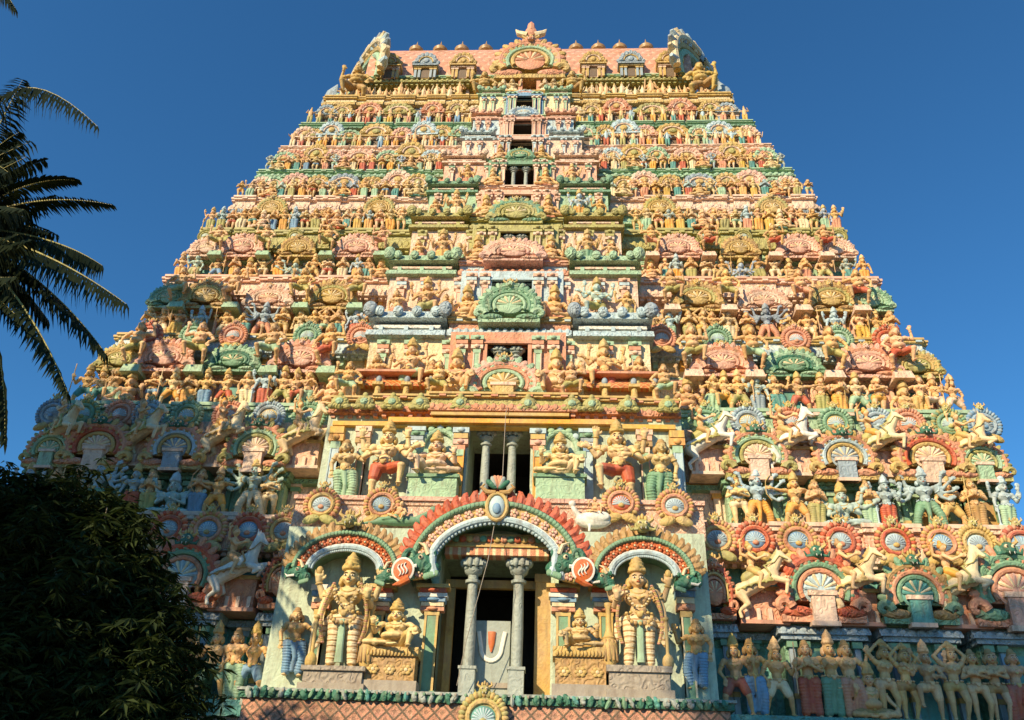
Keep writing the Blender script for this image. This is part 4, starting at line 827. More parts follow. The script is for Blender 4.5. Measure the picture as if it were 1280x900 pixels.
# the tilaka: grey board with white U and red flame
bd = MB(); y = yb+.95; xa, xb = Q(591, 815, y)[0], Q(637, 815, y)[0]; za, zb_ = FL+.02, Q(612, 776, y)[2]
bd.bx(xa, xb, y, y+.5, za, zb_, paint('grey', 0, .7, .3)); bd.bx(xa-.03, xb+.03, y-.05, y+.5, za+(zb_-za)*.18, za+(zb_-za)*.24, paint('stone')); 
bdo = bd.build('emblem_board'); tag(bdo, 'grey stone board with white U-shaped mark and red stripe inside the doorway', 'emblem board')
mkm = MB(); cxm = (xa+xb)/2; qt, qb_ = Q(612, 790, y)[2], Q(612, 826, y)[2]; ww = .30
pts = [(cxm+ww*.85*math.cos(a), y-.03, qb_+.30+.30*math.sin(a)) for a in np.linspace(PI, 2*PI, 12)]
mkm.tube([(cxm-ww*1.1, y-.03, qt)]+pts+[(cxm+ww*1.1, y-.03, qt)], [.055]*14, paint('white', 0, .6, .05), nu=8, flat=.5); mkm.build('white_mark', bdo)
mkm = MB(); mkm.tube([(cxm, y-.03, qt), (cxm, y-.03, qb_+.4), (cxm, y-.03, qb_+.2)], [.10, .075, .02], paint('vermilion', 0, .6, .05), nu=8, flat=.4); mkm.build('red_mark', bdo)

# great guardians and seated figures
def pedestal(x0, x1, y0, y1, z0, z1, carvedfront=False):
    mb = MB(); mb.bx(x0-.08, x1+.08, y0-.08, y1, z0, z0+(z1-z0)*.25, paint('stone')); mb.bx(x0, x1, y0, y1, z0+(z1-z0)*.25, z0+(z1-z0)*.8, paint('brown' if carvedfront else 'stone', .5))
    mb.bx(x0-.06, x1+.06, y0-.06, y1, z0+(z1-z0)*.8, z1, paint('gold' if carvedfront else 'stone', .5))
    if carvedfront:
        for i in range(3):
            c = A(x0+(x1-x0)*(i+.5)/3, y0-.02, z0+(z1-z0)*.5)
            for j in range(6): b = j*PI/3; mb.ell(c+A(.09*math.cos(b), 0, .075*math.sin(b)), (.06, .03, .045), paint('gold'), nu=7, nv=5)
            mb.ell(c, (.05, .05, .05), paint('cream'), nu=7, nv=5)
        for i in range(14): mb.ell((x0+(x1-x0)*(i+.5)/14, y0-.07, z0+(z1-z0)*.86), (.035, .04, .07), paint('gold'), nu=6, nv=5)
    return mb
ys = yb-.02
for px, top, mir, nm in ((424, 688, True, 'left'), (801, 692, False, 'right')):
    q0 = Q(px, 836, ys); q1 = Q(px+6, top, ys); hgt = q1[2]-q0[2]
    pedestal(q0[0]-.75, q0[0]+.62, ys-.30, ys+.4, FL+.01, q0[2]).build('pedestal', bayo)
    o = statue('deity', (q0[0], ys, q0[2]-.03), hgt/1.21, 'blush' if 0 else 'pale', 'cream', 'gold', 0, f'tall four armed crowned guardian in striped leggings with mace, {nm} niche', 'guardian statues flanking the doorway', 'guardian_statue', mirror=mir, det=True, tilt=.03, bands=True, scarf=True, dress='dhoti',
        legs=((-1, (-.085, -.02, .27), (-.10, 0, .035)), (1, (.075, -.02, .27), (.08, 0, .035))), k=1.12)
    face_paint(o)
    gl = MB()
    for sd in (-1, 1):
        for i in range(34):
            q = i/33; gl.ell((sd*(.115+.075*math.sin(q*2.6)), -.085+.02*q, .83-.58*q), (.017, .016, .014), paint('gold' if i % 3 else 'rose'), nu=7, nv=5)
    for i in range(17): q = i/16*PI; gl.ell((.105*math.cos(q), -.085-.035*math.sin(q), .80-.20*math.sin(q)), (.014, .013, .013), paint('cream' if i % 2 else 'gold'), nu=7, nv=5)
    for i in range(9): q = i/8*PI; gl.ell((.10*math.cos(q), -.105-.02*math.sin(q), .50-.07*math.sin(q)), (.017, .013, .022), paint('brown' if i % 2 else 'gold'), nu=7, nv=5)
    gl.tube([(-.0, -.10, .47), (.0, -.09, .35), (.0, -.075, .15), (0, -.07, .06)], [.022, .03, .03, .035], paint('mint'), nu=8, flat=.5); gl.build('garland', o)
    [c for c in o.children if c.name.startswith('garment')][0].data.materials[0] = paint('cream', 0, .6, .3, 'stripes', 'brown', .13)
    cl = MB(); cc = (q0[0]+(.62 if nm == 'left' else -.72)); cl.lathe([(.10, 0), (.17, .12), (.19, .30), (.20, .50), (.15, .62), (.17, .66), (.12, .70), (.07, .85), (.06, 1.35), (.09, 1.40), (.09, 1.48)], (0, 0, 0), paint('gold'), nu=14)
    for i in range(12): a = i*PI/6; cl.cap((.19*math.cos(a), .19*math.sin(a), .15), (.16*math.cos(a), .16*math.sin(a), .58), .03, .03, paint('brown'), nu=6)
    m = cl.build('mace', o)
    m.matrix_parent_inverse = Matrix(); bpy.context.view_layer.update(); m.matrix_world = Matrix.Translation((cc, ys-.05, q0[2]))
for px, top, nm in ((492, 748, 'left'), (725, 760, 'right')):
    q0 = Q(px, 812, ys+.1); q1 = Q(px, top, ys+.1); pedestal(q0[0]-.58, q0[0]+.58, ys-.15, ys+.5, FL+.01, q0[2], True).build('pedestal', bayo)
    o = statue('lounging', (q0[0], ys+.12, q0[2]-.02), (q1[2]-q0[2])/.80, 'pale', 'gold', 'gold', 0, f'small pot bellied seated crowned figure on flowered pedestal, {nm} of the doorway', 'seated figures beside the doorway', 'seated_statue', mirror=(nm == 'right'), det=True, tilt=.03, belly=.9, wide=1.5)
    face_paint(o, pel=(0, 0, .12))
for px, foot, top, nm, c in ((362, 845, 765, 'left', 'blue'), (874, 862, 780, 'right', 'blue')):
    Y = ys+.45; q0 = Q(px, foot, Y); q1 = Q(px, top, Y); statue('attendant', (q0[0], Y, q0[2]), (q1[2]-q0[2])/1.0, 'skin', c, 'gold', .2 if nm == 'left' else -.2, f'blue skirted attendant with one arm raised beside the {nm} guardian', 'attendants at the bay edges', mirror=(nm == 'right'), det=True, female=True)
for sd in (-1, 1):
    xx = sd*(bhw-.28); leg = MB(); leg.bx(min(xx-.55, xx+.3), max(xx-.55, xx+.3), yb+.1, yb+.6, FL-.3, FL+.02, paint('grey', .3)); leg.build('bay_ledge', bayo)

# ---- ledge between the first and second storeys of the bay
zc0, zc1 = Q(640, 652, -1.2)[2], Q(640, 613, -1.2)[2]
y2 = P(10.3)-1.4                              # front of the second storey of the bay
lg = MB(); lg.prism_x([(1.5, 9.30), (y2-.05, 9.30), (y2-.12, 9.42), (y2-.10, 9.75), (y2+.0, 10.15), (y2-.05, 10.17), (y2-.05, 10.30), (1.5, 10.30)], -5.55, 5.55, paint('palepink', .5, .62, .4, 'lattice', 'pink', .3)); 
lg.bx(-5.6, 5.6, y2-.12, 1.4, 10.28, 10.40, paint('blush', .5))
for i in range(36): lg.ell((-5.4+10.8*(i+.5)/36, y2-.14, 9.38), (.12, .05, .09), paint('pink'), nu=7, nv=5)
lgo = lg.build('bay_cornice', bayo)
for px, py, cs in ((403, 632, ('gold', 'coral', 'sky')), (478, 632, ('coral', 'gold', 'blue')), (776, 630, ('coral', 'gold', 'red')), (843, 634, ('coral', 'gold', 'sky'))):
    q = Q(px, py, y2-.22); medallion_mb(1.05, *cs).build('medallion', lgo, (q[0], y2-.22, q[2]))
ga = MB(); ga.ell((0, 0, .12), (.75, .16, .14)); ga.cap((.5, 0, .18), (.85, 0, .42), .12, .05); ga.cap((-.55, 0, .10), (-.95, -.05, .03), .10, .03); ga.ell((.86, 0, .46), (.10, .07, .09)); ga.cap((-.1, -.1, .2), (-.45, -.14, .12), .09, .03)
q = Q(500, 656, y2-.28); r_ = remeshed(ga, 'crocodile', .02, skin_mat, 1); o = obj('green_beast_statue', r_, None, (q[0], y2-.30, q[2]-.02), 'green'); tag(o, 'glossy green reclining beast with small rider above the left niche arch', 'statue')
b_, c_, g_, h_ = fig_meshes('lounging'); r1 = obj('rider', b_, o, (-.1, -.05, .12), 'skin'); r1.scale = (.85,)*3; r1.rotation_euler = (.1, .25, 0); obj('garment', c_, r1, col='orange')
q = Q(742, 662, y2-.28); bw = MB(); bw.ell((0, 0, .25), (.50, .18, .24)); bw.cap((-.35, 0, .3), (-.55, 0, .62), .10, .06); bw.ell((-.56, -.02, .70), (.10, .08, .09)); bw.cap((.35, 0, .28), (.75, 0, .42), .12, .04); bw.cap((-.1, -.1, .1), (-.12, -.12, -.08), .04, .04); bw.ell((.1, -.14, .32), (.34, .07, .15))
r_ = remeshed(bw, 'bird', .02, skin_mat, 1); o = obj('white_bird_statue', r_, None, (q[0], y2-.30, q[2]), 'white'); tag(o, 'plump white bird statue carrying a small rider above the right niche arch', 'statue')
r1 = obj('rider', b_, o, (.05, -.05, .38), 'skin'); r1.scale = (.8,)*3; obj('garment', c_, r1, col='coral')

# ---- second storey of the bay
st2 = TIERS[2]['storey']; F2 = 10.40; yf2 = y2+.85
b2 = MB(); xw0, xw1 = Q(584, 570, yf2)[0], Q(663, 570, yf2)[0]; hw2 = (xw1-xw0)/2; c2 = (xw0+xw1)/2; zdo = Q(625, 531, yf2)[2]; z18 = Q(625, 519, yf2-.2)[2]
g = paint('sage', .15)
b2.bx(-5.3, c2-hw2, yf2, 2.4, F2-.2, 13.5, g); b2.bx(c2+hw2, 5.3, yf2, 2.4, F2-.2, 13.5, g); b2.bx(c2-hw2, c2+hw2, yf2, 2.4, zdo, 13.5, g)
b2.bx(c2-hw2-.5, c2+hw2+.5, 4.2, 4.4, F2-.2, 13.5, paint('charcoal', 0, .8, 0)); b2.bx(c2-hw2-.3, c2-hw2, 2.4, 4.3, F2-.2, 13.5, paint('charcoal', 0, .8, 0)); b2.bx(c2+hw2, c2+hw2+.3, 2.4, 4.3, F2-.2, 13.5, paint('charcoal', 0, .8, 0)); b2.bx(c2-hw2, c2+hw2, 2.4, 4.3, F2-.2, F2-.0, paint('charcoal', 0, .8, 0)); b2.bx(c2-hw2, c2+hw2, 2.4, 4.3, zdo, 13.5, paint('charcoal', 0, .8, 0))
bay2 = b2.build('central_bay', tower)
bm = MB(); bm.bx(-2.05+c2, 2.05+c2, yf2-.42, yf2+.1, zdo+.10, zdo+.10+(z18-zdo)*.45, paint('gold', 0, .6, .3)); bm.bx(-5.1, 5.1, yf2-.18, yf2+.1, zdo-.16, zdo-.02, paint('yellow', 0, .6, .3)); bm.bx(-3.4, 3.4, yf2-.32, yf2+.1, zdo-.10, zdo+.06, paint('orange', 0, .6, .3)); bm.build('beam', bay2)
for px in (607, 640): q = Q(px, 570, yf2+.35); pillar_mb(zdo-F2-.02, .13).build('pillar', bay2, (q[0], yf2+.35, F2))
for px, c, cc in ((575, 'orange', ['coral', 'blush', 'gold', 'sky']), (672, 'orange', ['coral', 'blush', 'gold', 'sky']), (519, 'sky', ['blue', 'white', 'slate', 'green', 'sky']), (735, 'sky', ['blue', 'white', 'slate', 'green', 'sky']), (452, 'mint', ['palepink', 'brown', 'pink', 'palepink']), (806, 'mint', ['palepink', 'brown', 'pink', 'palepink']), (418, 'sky', ['mint', 'orange', 'yellow']), (847, 'sky', ['mint', 'orange', 'yellow'])):
    q = Q(px, 570, yf2-.05); pilaster_mb(zdo-.22-F2, .26, (c, 'palepink' if c == 'mint' else c), cc).build('pilaster', bay2, (q[0], yf2-.05, F2))
ysb = y2+.38
for px, foot, top, nm in ((543, 598, 545, 'left'), (700, 598, 547, 'right')):
    q0 = Q(px, foot, ysb+.05); q1 = Q(px, top, ysb+.05); pd = MB(); pd.bx(q0[0]-.68, q0[0]+.68, ysb-.25, yf2, F2-.02, q0[2]-.06, paint('mint', .3)); pd.bx(q0[0]-.75, q0[0]+.75, ysb-.30, yf2, q0[2]-.10, q0[2], paint('green', .2)); pd.bx(q0[0]-.75, q0[0]+.75, ysb-.30, yf2, F2-.02, F2+.07, paint('green')); pd.build('pedestal', bay2)
    ha = MB(); hz = q1[2]-.15
    ha.tube([(q0[0]+.50*math.cos(a), yf2-.08, hz-.05+.55*math.sin(a)) for a in np.linspace(-.4, PI+.4, 16)], .09, paint('mint', .3), nu=8)
    for i in range(7): a = .1+(PI-.2)*i/6; ha.ell((q0[0]+.55*math.cos(a), yf2-.12, hz+.0+.60*math.sin(a)), (.11, .07, .11), paint('sky' if i % 2 else 'mint'), nu=8, nv=6)
    ha.bx(q0[0]-.75, q0[0]+.75, yf2-.18, yf2, hz-.35, hz-.15, paint('mint', .3)); ha.build('halo', bay2)
    o = statue('lounging', (q0[0], ysb+.08, q0[2]-.02), (q1[2]-q0[2])/.80*1.12, 'pale', 'pale', 'gold', 0, f'pot bellied seated crowned figure on mint pedestal, {nm} of the upper doorway', 'seated figures beside the upper doorway', 'seated_statue', mirror=(nm == 'left'), det=True, belly=.9, tilt=.05, wide=1.35); face_paint(o, pel=(0, 0, .12))
for px, foot, top, nm in ((478, 603, 528, 'left'), (775, 604, 528, 'right')):
    q0 = Q(px, foot, ysb); q1 = Q(px, top, ysb); o = statue('dancing', (q0[0], ysb, F2), (q1[2]-F2)/1.18, 'pale', 'red', 'gold', 0, f'large dancing guardian in red shorts with raised leg, {nm} on upper bay', 'dancing guardians of the upper bay', 'guardian_statue', mirror=(nm == 'right'), det=True, tilt=.05, k=1.15); face_paint(o, lean=.05)
    cb = MB(); cb.lathe([(.05, 0), (.14, .06), (.16, .2), (.12, .32), (.05, .36), (.05, .40)], (0, 0, 0), paint('gold', .3), nu=12); cb.tube([(-.0, 0, .05), (-.3, -.05, .03), (-.6, 0, .15), (-.7, 0, .3)], [.06, .06, .05, .02], paint('gold'), nu=7)
    m = cb.build('mace', o); bpy.context.view_layer.update(); m.matrix_world = Matrix.Translation((q0[0]+(.38 if nm == 'left' else -.38), ysb-.18, F2)) @ Matrix.Diagonal((1 if nm == 'left' else -1, 1, 1, 1))
for px, foot, top, nm, c in ((430, 610, 552, 'left', 'mint'), (826, 610, 552, 'right', 'green')):
    q0 = Q(px, foot, ysb+.1); q1 = Q(px, top, ysb+.1); statue('attendant', (q0[0], ysb+.1, F2-.02), (q1[2]-F2)/1.05, 'pale', c, 'gold', 0, f'{CW[c]} skirted attendant with raised arm at the {nm} edge of upper bay', 'attendants at the upper bay edges', mirror=(nm == 'right'), det=True)
# bay cornice over the second storey
def bay_cornice(k, hw, off, B, T, lip, frieze, top, kud, inner=.42):
    mb = MB(); y = P(B)-off
    cornice_run(mb, -hw, hw, y, B, T, lip, frieze, top, P(B)+1.0); cornice_run(mb, -hw*inner, hw*inner, y-.28, B-.02, T+.02, lip, frieze, top, P(B)+.9); cornice_run(mb, -hw*.75, hw*.75, y-.13, B-.01, T+.01, lip, frieze, top, P(B)+.8)
    mb.bx(-hw, hw, y+.1, P(B)+1.2, T-.05, T+.006, paint(top)); return mb.build('bay_cornice', TIERS[k]['storey'])
bc = bay_cornice(2, 5.30, 1.4, 13.38, 14.02, 'coral', 'olive', 'gold', 'olive')
for px in (424, 455, 490, 525, 575, 660, 715, 740, 785, 835):
    if 1:
        q = Q(px, 508, P(13.4)-1.62); mb = MB(); mb.ell((0, 0, .2), (.28, .12, .24), paint('olive', .7)); mb.ell((0, -.08, .2), (.13, .08, .12), paint('mint', .5)); mb.ell((0, 0, .45), (.09, .08, .1), paint('olive'))
        for sd in (-1, 1): mb.ell((sd*.22, 0, .06), (.14, .1, .09), paint('olive', .5))
        mb.build('leaf_boss', bc, (q[0], q[1], 13.42))

cb = MB(); cp = [at(634, 506, P(13.4)-1.75), at(632, 520, P(13.4)-1.72), at(628, 600, y2-.7), at(610, 700, yb-.5), at(583, 800, yb-.2), at(571, 857, yb+.1)]
cpts = []
for i in range(len(cp)-1):
    for j in range(6): cpts.append(cp[i]*(1-j/6)+cp[i+1]*j/6)
cb.tube(cpts+[cp[-1]], .010, paint('stone', 0, .6, .1), nu=5); tag(cb.build('cable'), 'thin cable hanging down in front of the great arch and doorway', 'cable')
# ---- third to tenth storeys of the bay
def upper_bay(k, F, B, T, winpx, col, pil, roofc, winc, crest, seat=True, stand=True, beast=None):
    t = TIERS[k]; hw, off = BAY[k]; sc = t['sc']; yfr = P(F)-off+.55*sc; st = t['storey']
    cx = 0.0; ww = winpx/2; zt = F+(B-F)*.80
    mb = MB(); m = paint(col, .4); yb_ = P(B)+1.0
    mb.bx(-hw*.98, -ww, yfr+.35*sc, yb_, F-.2, B+.05, m); mb.bx(ww, hw*.98, yfr+.35*sc, yb_, F-.2, B+.05, m); mb.bx(-ww, ww, yfr+.35*sc, yb_, zt, B+.05, m)
    mb.bx(-hw*.40, -ww-.01, yfr, yfr+.4*sc, F-.2, B, paint(winc, .3)); mb.bx(ww+.01, hw*.40, yfr, yfr+.4*sc, F-.2, B, paint(winc, .3)); mb.bx(-ww-.01, ww+.01, yfr, yfr+.4*sc, zt, B, paint(winc, .3))
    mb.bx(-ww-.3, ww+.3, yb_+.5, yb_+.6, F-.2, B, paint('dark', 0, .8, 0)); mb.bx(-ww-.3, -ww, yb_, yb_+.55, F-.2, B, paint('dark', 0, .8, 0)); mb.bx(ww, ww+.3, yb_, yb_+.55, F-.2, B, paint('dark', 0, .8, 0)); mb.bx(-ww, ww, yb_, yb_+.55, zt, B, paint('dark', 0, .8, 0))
    shade_dk = paint('dark', 0, .8, 0); mb.bx(-ww+.01, ww-.01, yfr+.25, yb_+.5, zt-.03, zt-.003, shade_dk)  # dark ceiling and side linings: the deep opening's shade put into the paint
    for sd in (-1, 1): mb.bx(*sorted((sd*(ww-.03), sd*(ww-.003))), yfr+.42, yb_+.5, F-.1, zt-.035, shade_dk)
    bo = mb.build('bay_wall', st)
    h = B-F
    for q in (-.44, -.33, -.22, .22, .33, .44, -.92, .92, -.72, .72):
        w_ = .20*sc+.05; yy = yfr if abs(q) < .41 else yfr+.35*sc
        pm = cached(('pilaster', k, 1), lambda: pilaster_mb(h*.9, w_, (pil, 'palepink'), [pil, 'palepink', winc, pil])); obj('pilaster', pm, st, (q*hw*.95, yy, F))
    if k <= 7:
        for sd in (-1, 1): obj('pillar', cached(('pillar', k), lambda: pillar_mb(zt-F, .10*sc+.03)), st, (sd*ww*.42, yfr+.22*sc, F))
    # window frame
    fr = MB(); 
    for sd in (-1, 1): fr.bx(sd*(ww+.05)-.06, sd*(ww+.05)+.06, yfr-.08, yfr+.1, F, zt, paint(winc)); 
    fr.bx(-ww-.15, ww+.15, yfr-.12, yfr+.1, zt, zt+.10, paint(winc)); fr.build('window_frame', st)
    # side pavilion roofs of the bay
    for sd in (-1, 1):
        r = MB(); x0, x1 = sorted((sd*hw*.46, sd*hw*1.0)); y0 = yfr+.05
        zz = B-.10*sc
        for j, (dz, dd, hh) in enumerate(((0, .0, .34), (.5, .22, .26), (.95, .12, .40))):
            z0 = zz+dz*sc*.9; cc = roofc if j != 1 else ('white' if roofc == 'sky' else 'palepink')
            r.prism_x([(y0+dd*sc, z0), (y0+dd*sc, z0+.1*hh*sc), (y0+(dd+.18)*sc, z0+hh*sc), (yb_, z0+hh*sc), (yb_, z0)], x0-(.05 if j != 1 else -.15), x1+(.05 if j != 1 else -.15), carved(cc))
        for i in range(4): r.ell((x0+(x1-x0)*(i+.5)/4, y0+.05, zz+1.12*sc), (.20*sc, .12*sc, .22*sc), carved(roofc))
        for i in range(3): r.bx(x0+(x1-x0)*(i+.5)/3-.07, x0+(x1-x0)*(i+.5)/3+.07, y0+.12, y0+.3, zz+.30*sc, zz+.5*sc, paint(roofc))
        for e in (x0, x1): r.ell((e, y0+.05, zz+1.2*sc), (.28*sc, .2*sc, .34*sc), carved(roofc if k != 3 else 'slate'))
        r.build('pavilion_roof', st)
    if crest:
        kind, cols, wd, hg, dz = crest
        me = cached(('crest', k), lambda: fan_mb(wd, hg, cols, cols[0], .8, kind == 'pillar')); obj('crest', me, st, (cx, P(B)-off-.10*sc, B+dz))
    cc_ = MB(); cornice_run(cc_, -hw*.44, hw*.44, P(B)-off+.15, B, T+.02, t['lip'] if k != 4 else 'coral', winc, t['top'], P(B)+1.1, k < 8); cc_.build('bay_cornice', st)
    tr = ORD[k]
    if k <= 8:
        hgt = t['fh']*1.12
        def put(pose, x, y, s, sk, cl, nm):
            for sd in (-1, 1):
                c = cl if isinstance(cl, str) else cl[(sd+1)//2]; s0 = sk if isinstance(sk, str) else sk[(sd+1)//2]
                statue(pose, (sd*x, y, F+.02), s, s0, c, 'gold', sd*.12, f"{CW[c]}-clothed {PN[pose]} {CW[s0]} statue just {'right' if sd > 0 else 'left'} of the {tr} storey window, {nm}", f'statues on the central bay of the {tr} storey', mirror=sd > 0)
        put('lounging' if k < 6 else 'seated', hw*.33, yfr-.12*sc, hgt*1.15, ('skin', 'skin'), ('skin', 'coral'), 'nearest it')
        if k < 8: put('dancing' if k < 5 else 'deity', hw*.66, yfr+.10*sc, hgt*1.0, ('skin', 'sky') if k in (4, 6) else 'skin', {3: ('mint', 'red'), 4: ('olive', 'olive'), 5: ('orange', 'green'), 6: ('cream', 'orange'), 7: ('coral', 'olive')}.get(k, 'red'), 'middle one')
        if k < 7: put('attendant', hw*.88, yfr+.12*sc, hgt*.82, 'skin', ('coral', 'olive'), 'outermost')
        if k < 6: put('praying', hw*.50, yfr+.02*sc, hgt*.7, 'skin', ('mint', 'gold'), 'between larger ones')
G = lambda *a: a
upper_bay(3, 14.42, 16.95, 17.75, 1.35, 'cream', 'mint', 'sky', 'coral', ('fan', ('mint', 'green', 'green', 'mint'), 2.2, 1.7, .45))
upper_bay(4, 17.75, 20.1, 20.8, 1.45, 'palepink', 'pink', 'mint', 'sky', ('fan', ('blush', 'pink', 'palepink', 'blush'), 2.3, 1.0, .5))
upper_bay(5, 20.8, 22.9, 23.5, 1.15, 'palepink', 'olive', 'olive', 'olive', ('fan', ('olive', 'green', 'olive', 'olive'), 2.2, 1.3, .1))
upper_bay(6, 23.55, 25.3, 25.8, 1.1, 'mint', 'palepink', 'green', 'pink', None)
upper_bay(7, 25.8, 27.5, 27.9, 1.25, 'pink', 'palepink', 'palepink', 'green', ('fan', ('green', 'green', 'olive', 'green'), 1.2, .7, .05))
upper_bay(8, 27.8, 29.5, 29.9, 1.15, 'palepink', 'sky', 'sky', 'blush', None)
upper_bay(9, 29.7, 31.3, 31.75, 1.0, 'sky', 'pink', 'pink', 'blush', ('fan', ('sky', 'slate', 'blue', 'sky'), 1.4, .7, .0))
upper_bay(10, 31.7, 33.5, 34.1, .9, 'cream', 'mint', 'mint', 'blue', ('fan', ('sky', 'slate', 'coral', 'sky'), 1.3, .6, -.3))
# the arched gable and lattice roofs standing on the second cornice
yy = P(14.4)-1.25; q = Q(628, 500, yy)
me = fan_mb(2.5, 1.75, ('mint', 'blush', 'coral', 'gold'), 'mint', .9, True).mesh('fan_gable'); obj('fan_gable', me, TIERS[3]['storey'], (q[0], yy+.1, 14.1))
lr = MB()
for sd in (-1, 1):
    for a, b, c, d in ((2.25, 4.75, 'vermilion', 'gold'), (1.2, 2.15, 'blue', 'cream')):
        x0, x1 = sorted((sd*a, sd*b)); lr.prism_x([(yy+.25, 14.70), (yy+.25, 14.78), (yy+.62, 15.2), (yy+1.1, 15.2), (yy+1.1, 14.70)], x0, x1, paint(c, .2, .62, .3, 'lattice', d, .3)); lr.bx(x0-.04, x1+.04, yy+.2, yy+1.0, 15.2, 15.28, paint('coral'))
    for x in (2.35, 3.1, 4.0, 4.65): lr.cap((sd*x, yy+.15, 14.1), (sd*x, yy+.15, 14.62), .13, .09, paint('gold', .4)); lr.box((sd*x, yy+.15, 14.66), (.34, .3, .1), paint('gold', .3)); lr.ell((sd*x, yy+.15, 14.85), (.10, .1, .14), paint('slate'))
lr.bx(-4.7, 4.7, yy+.5, yy+1.3, 14.0, 14.70, paint('brown')); lr.build('lattice_roof', TIERS[3]['storey'])
for sd in (-1, 1):
    statue('crouching', (sd*2.05, yy-.15, 14.05), 1.35, 'skin', 'olive', 'gold', 0, f"crouching dwarf beside the mint arched gable on second cornice, {'right' if sd > 0 else 'left'} one", 'dwarfs beside the mint gable', mirror=sd < 0)
    statue('crouching', (sd*4.9, yy-.05, 14.05), 1.35, 'skin', 'mint', 'gold', 0, f"crouching dwarf at the {'right' if sd > 0 else 'left'} end of the second bay cornice", 'dwarfs at the bay cornice ends', mirror=sd < 0)
# ---- crown: neck, barrel roof, gables, finials
top = MB(); yt = P(34.15)
er = at(500, 103, yt+1.0); zE = at(660, 104, yt+.9)[2]; zR = at(660, 76, yt+3.4)[2]; RW = (at(862, 90, yt+2.2)[0]-at(466, 90, yt+2.2)[0])/2; rcx = (at(862, 90, yt+2.2)[0]+at(466, 90, yt+2.2)[0])/2
print('roof', zE, zR, RW, rcx)
top.bx(-RW+.3, RW-.3, yt+1.3, yt+6.5, 34.1, zE, paint('gold', .6)); 
for i in range(30):
    x = -RW+.5+(2*RW-1)*i/29; top.bx(x-.08, x+.08, yt+1.15, yt+1.4, 34.1, zE, paint(('palepink', 'mint', 'gold')[i % 3]))
top.bx(-10.0, 10.0, yt+.02, yt+7, 34.05, 34.15, paint('gold', .3))
crown = top.build('crown_neck', tower)
ev = MB(); cornice_run(ev, -RW-.1, RW+.1, yt+.65, zE-.1, zE+.45, 'olive', 'gold', 'mint', yt+6.8); ev.build('eave', crown)
rf = MB(); yc = yt+3.7; ry = 2.75; poly = [(yc-ry*math.cos(a), zE+.40+(zR-zE-.4)*math.sin(a)**.85 if a not in (0, PI) else zE+.40) for a in np.linspace(0, PI, 28)]
rf.prism_x(poly, -RW+.1, RW-.1, paint('rose', 0, .6, .5, 'scales', 'pink', .42)); rf.prism_x([(yc-.25, zR-.1), (yc-.2, zR+.12), (yc+.2, zR+.12), (yc+.25, zR-.1)], -RW, RW, paint('gold', .3)); rfo = rf.build('barrel_roof', crown)
for px, c in ((483, 'gold'), (530, 'slate'), (577, 'gold'), (742, 'gold'), (790, 'slate'), (839, 'gold')):
    q = at(px, 106, yt+.7); mb = dome_mb(1.35, 1.9, c, 'palepink' if c == 'gold' else 'gold', c); o = mb.build('dormer', crown, (q[0], yt+.62, zE+.1))
for px in (520, 550, 577, 607, 720, 748, 775, 808):
    f = MB(); x = at(px, 72, yc)[0]; f.lathe([(.12, -1.3), (.12, .1), (.22, .14), (.12, .22), (.38, .38), (.44, .56), (.32, .74), (.13, .84), (.18, .92), (.06, 1.1), (.01, 1.4)], (0, 0, 0), paint('brown', 0, .35), nu=14); f.build('finial', crown, (x, yc-.1, zR+.62))
for sd, px in ((-1, 452), (1, 868)):
    gb = MB(); rr = (zR-zE)*.50; zc_ = zE+.9
    for r_, c in ((1.0, 'gold'), (1.14, 'cream'), (.86, 'mint')):
        gb.tube([(sd*(.12 if r_ < 1.1 else .3), -rr*r_*1.25*math.cos(a), rr*r_*1.1*math.sin(a)) for a in np.linspace(-.3, PI+.3, 24)], .20, paint(c, .4), nu=8)
    gb.prism_x([(-rr*1.2*math.cos(a), rr*1.1*math.sin(a)) for a in np.linspace(-.2, PI+.2, 20)], -.1, .1, paint('gold', .6)) if 0 else None
    for i in range(17):
        a = -.2+(PI+.4)*i/16; y_, z_ = -rr*1.30*math.cos(a), rr*1.15*math.sin(a); gb.tube([(sd*.15, y_, z_), (sd*.25, y_*1.12, z_*1.12), (sd*.30, y_*1.25, z_*1.25)], [.22, .26, .10], paint(('sky', 'cream', 'slate')[i % 3], .3), nu=8)
    gb.tube([(-sd*.2, -.1, rr*1.15), (-sd*.7, -.2, rr*1.42), (-sd*1.1, -.2, rr*1.40), (-sd*1.45, -.2, rr*1.12)], [.30, .34, .26, .06], paint('white'), nu=9)
    gb.tube([(sd*.1, 0, rr*1.2), (sd*.15, 0, rr*1.5), (sd*.1, 0, rr*1.75)], [.3, .2, .03], paint('gold', .3), nu=8)
    gb.build('end_gable', crown, (rcx+sd*(RW+.55), yc-1.0, zc_)).rotation_euler.z = -sd*.62
    wg = MB(); q = at(px+sd*30, 112, yt+1.0); wg.tube([(0, 0, 0), (sd*.25, 0, .7), (sd*.25, 0, 1.4), (sd*.05, 0, 2.0)], [.45, .48, .3, .03], paint('slate', .4), nu=9, flat=.5); wg.tube([(-sd*.35, -.1, 0), (-sd*.2, -.1, .6), (-sd*.1, -.1, 1.2)], [.3, .3, .05], paint('mint', .3), nu=8); wg.build('corner_horn', crown, (q[0], yt+1.0, 34.3))
ng = MB(); q = at(662, 118, yt+.2); NG = fan_mb(3.75, 3.3, ('gold', 'coral', 'mint', 'gold'), 'coral', 2.0, False)
q2 = at(662, 95, yt+.1); q3 = at(662, 50, yt+.1); NG = fan_mb(3.75, (q3[2]-q2[2])*1.12, ('gold', 'coral', 'mint', 'coral'), 'coral', 2.4, False)
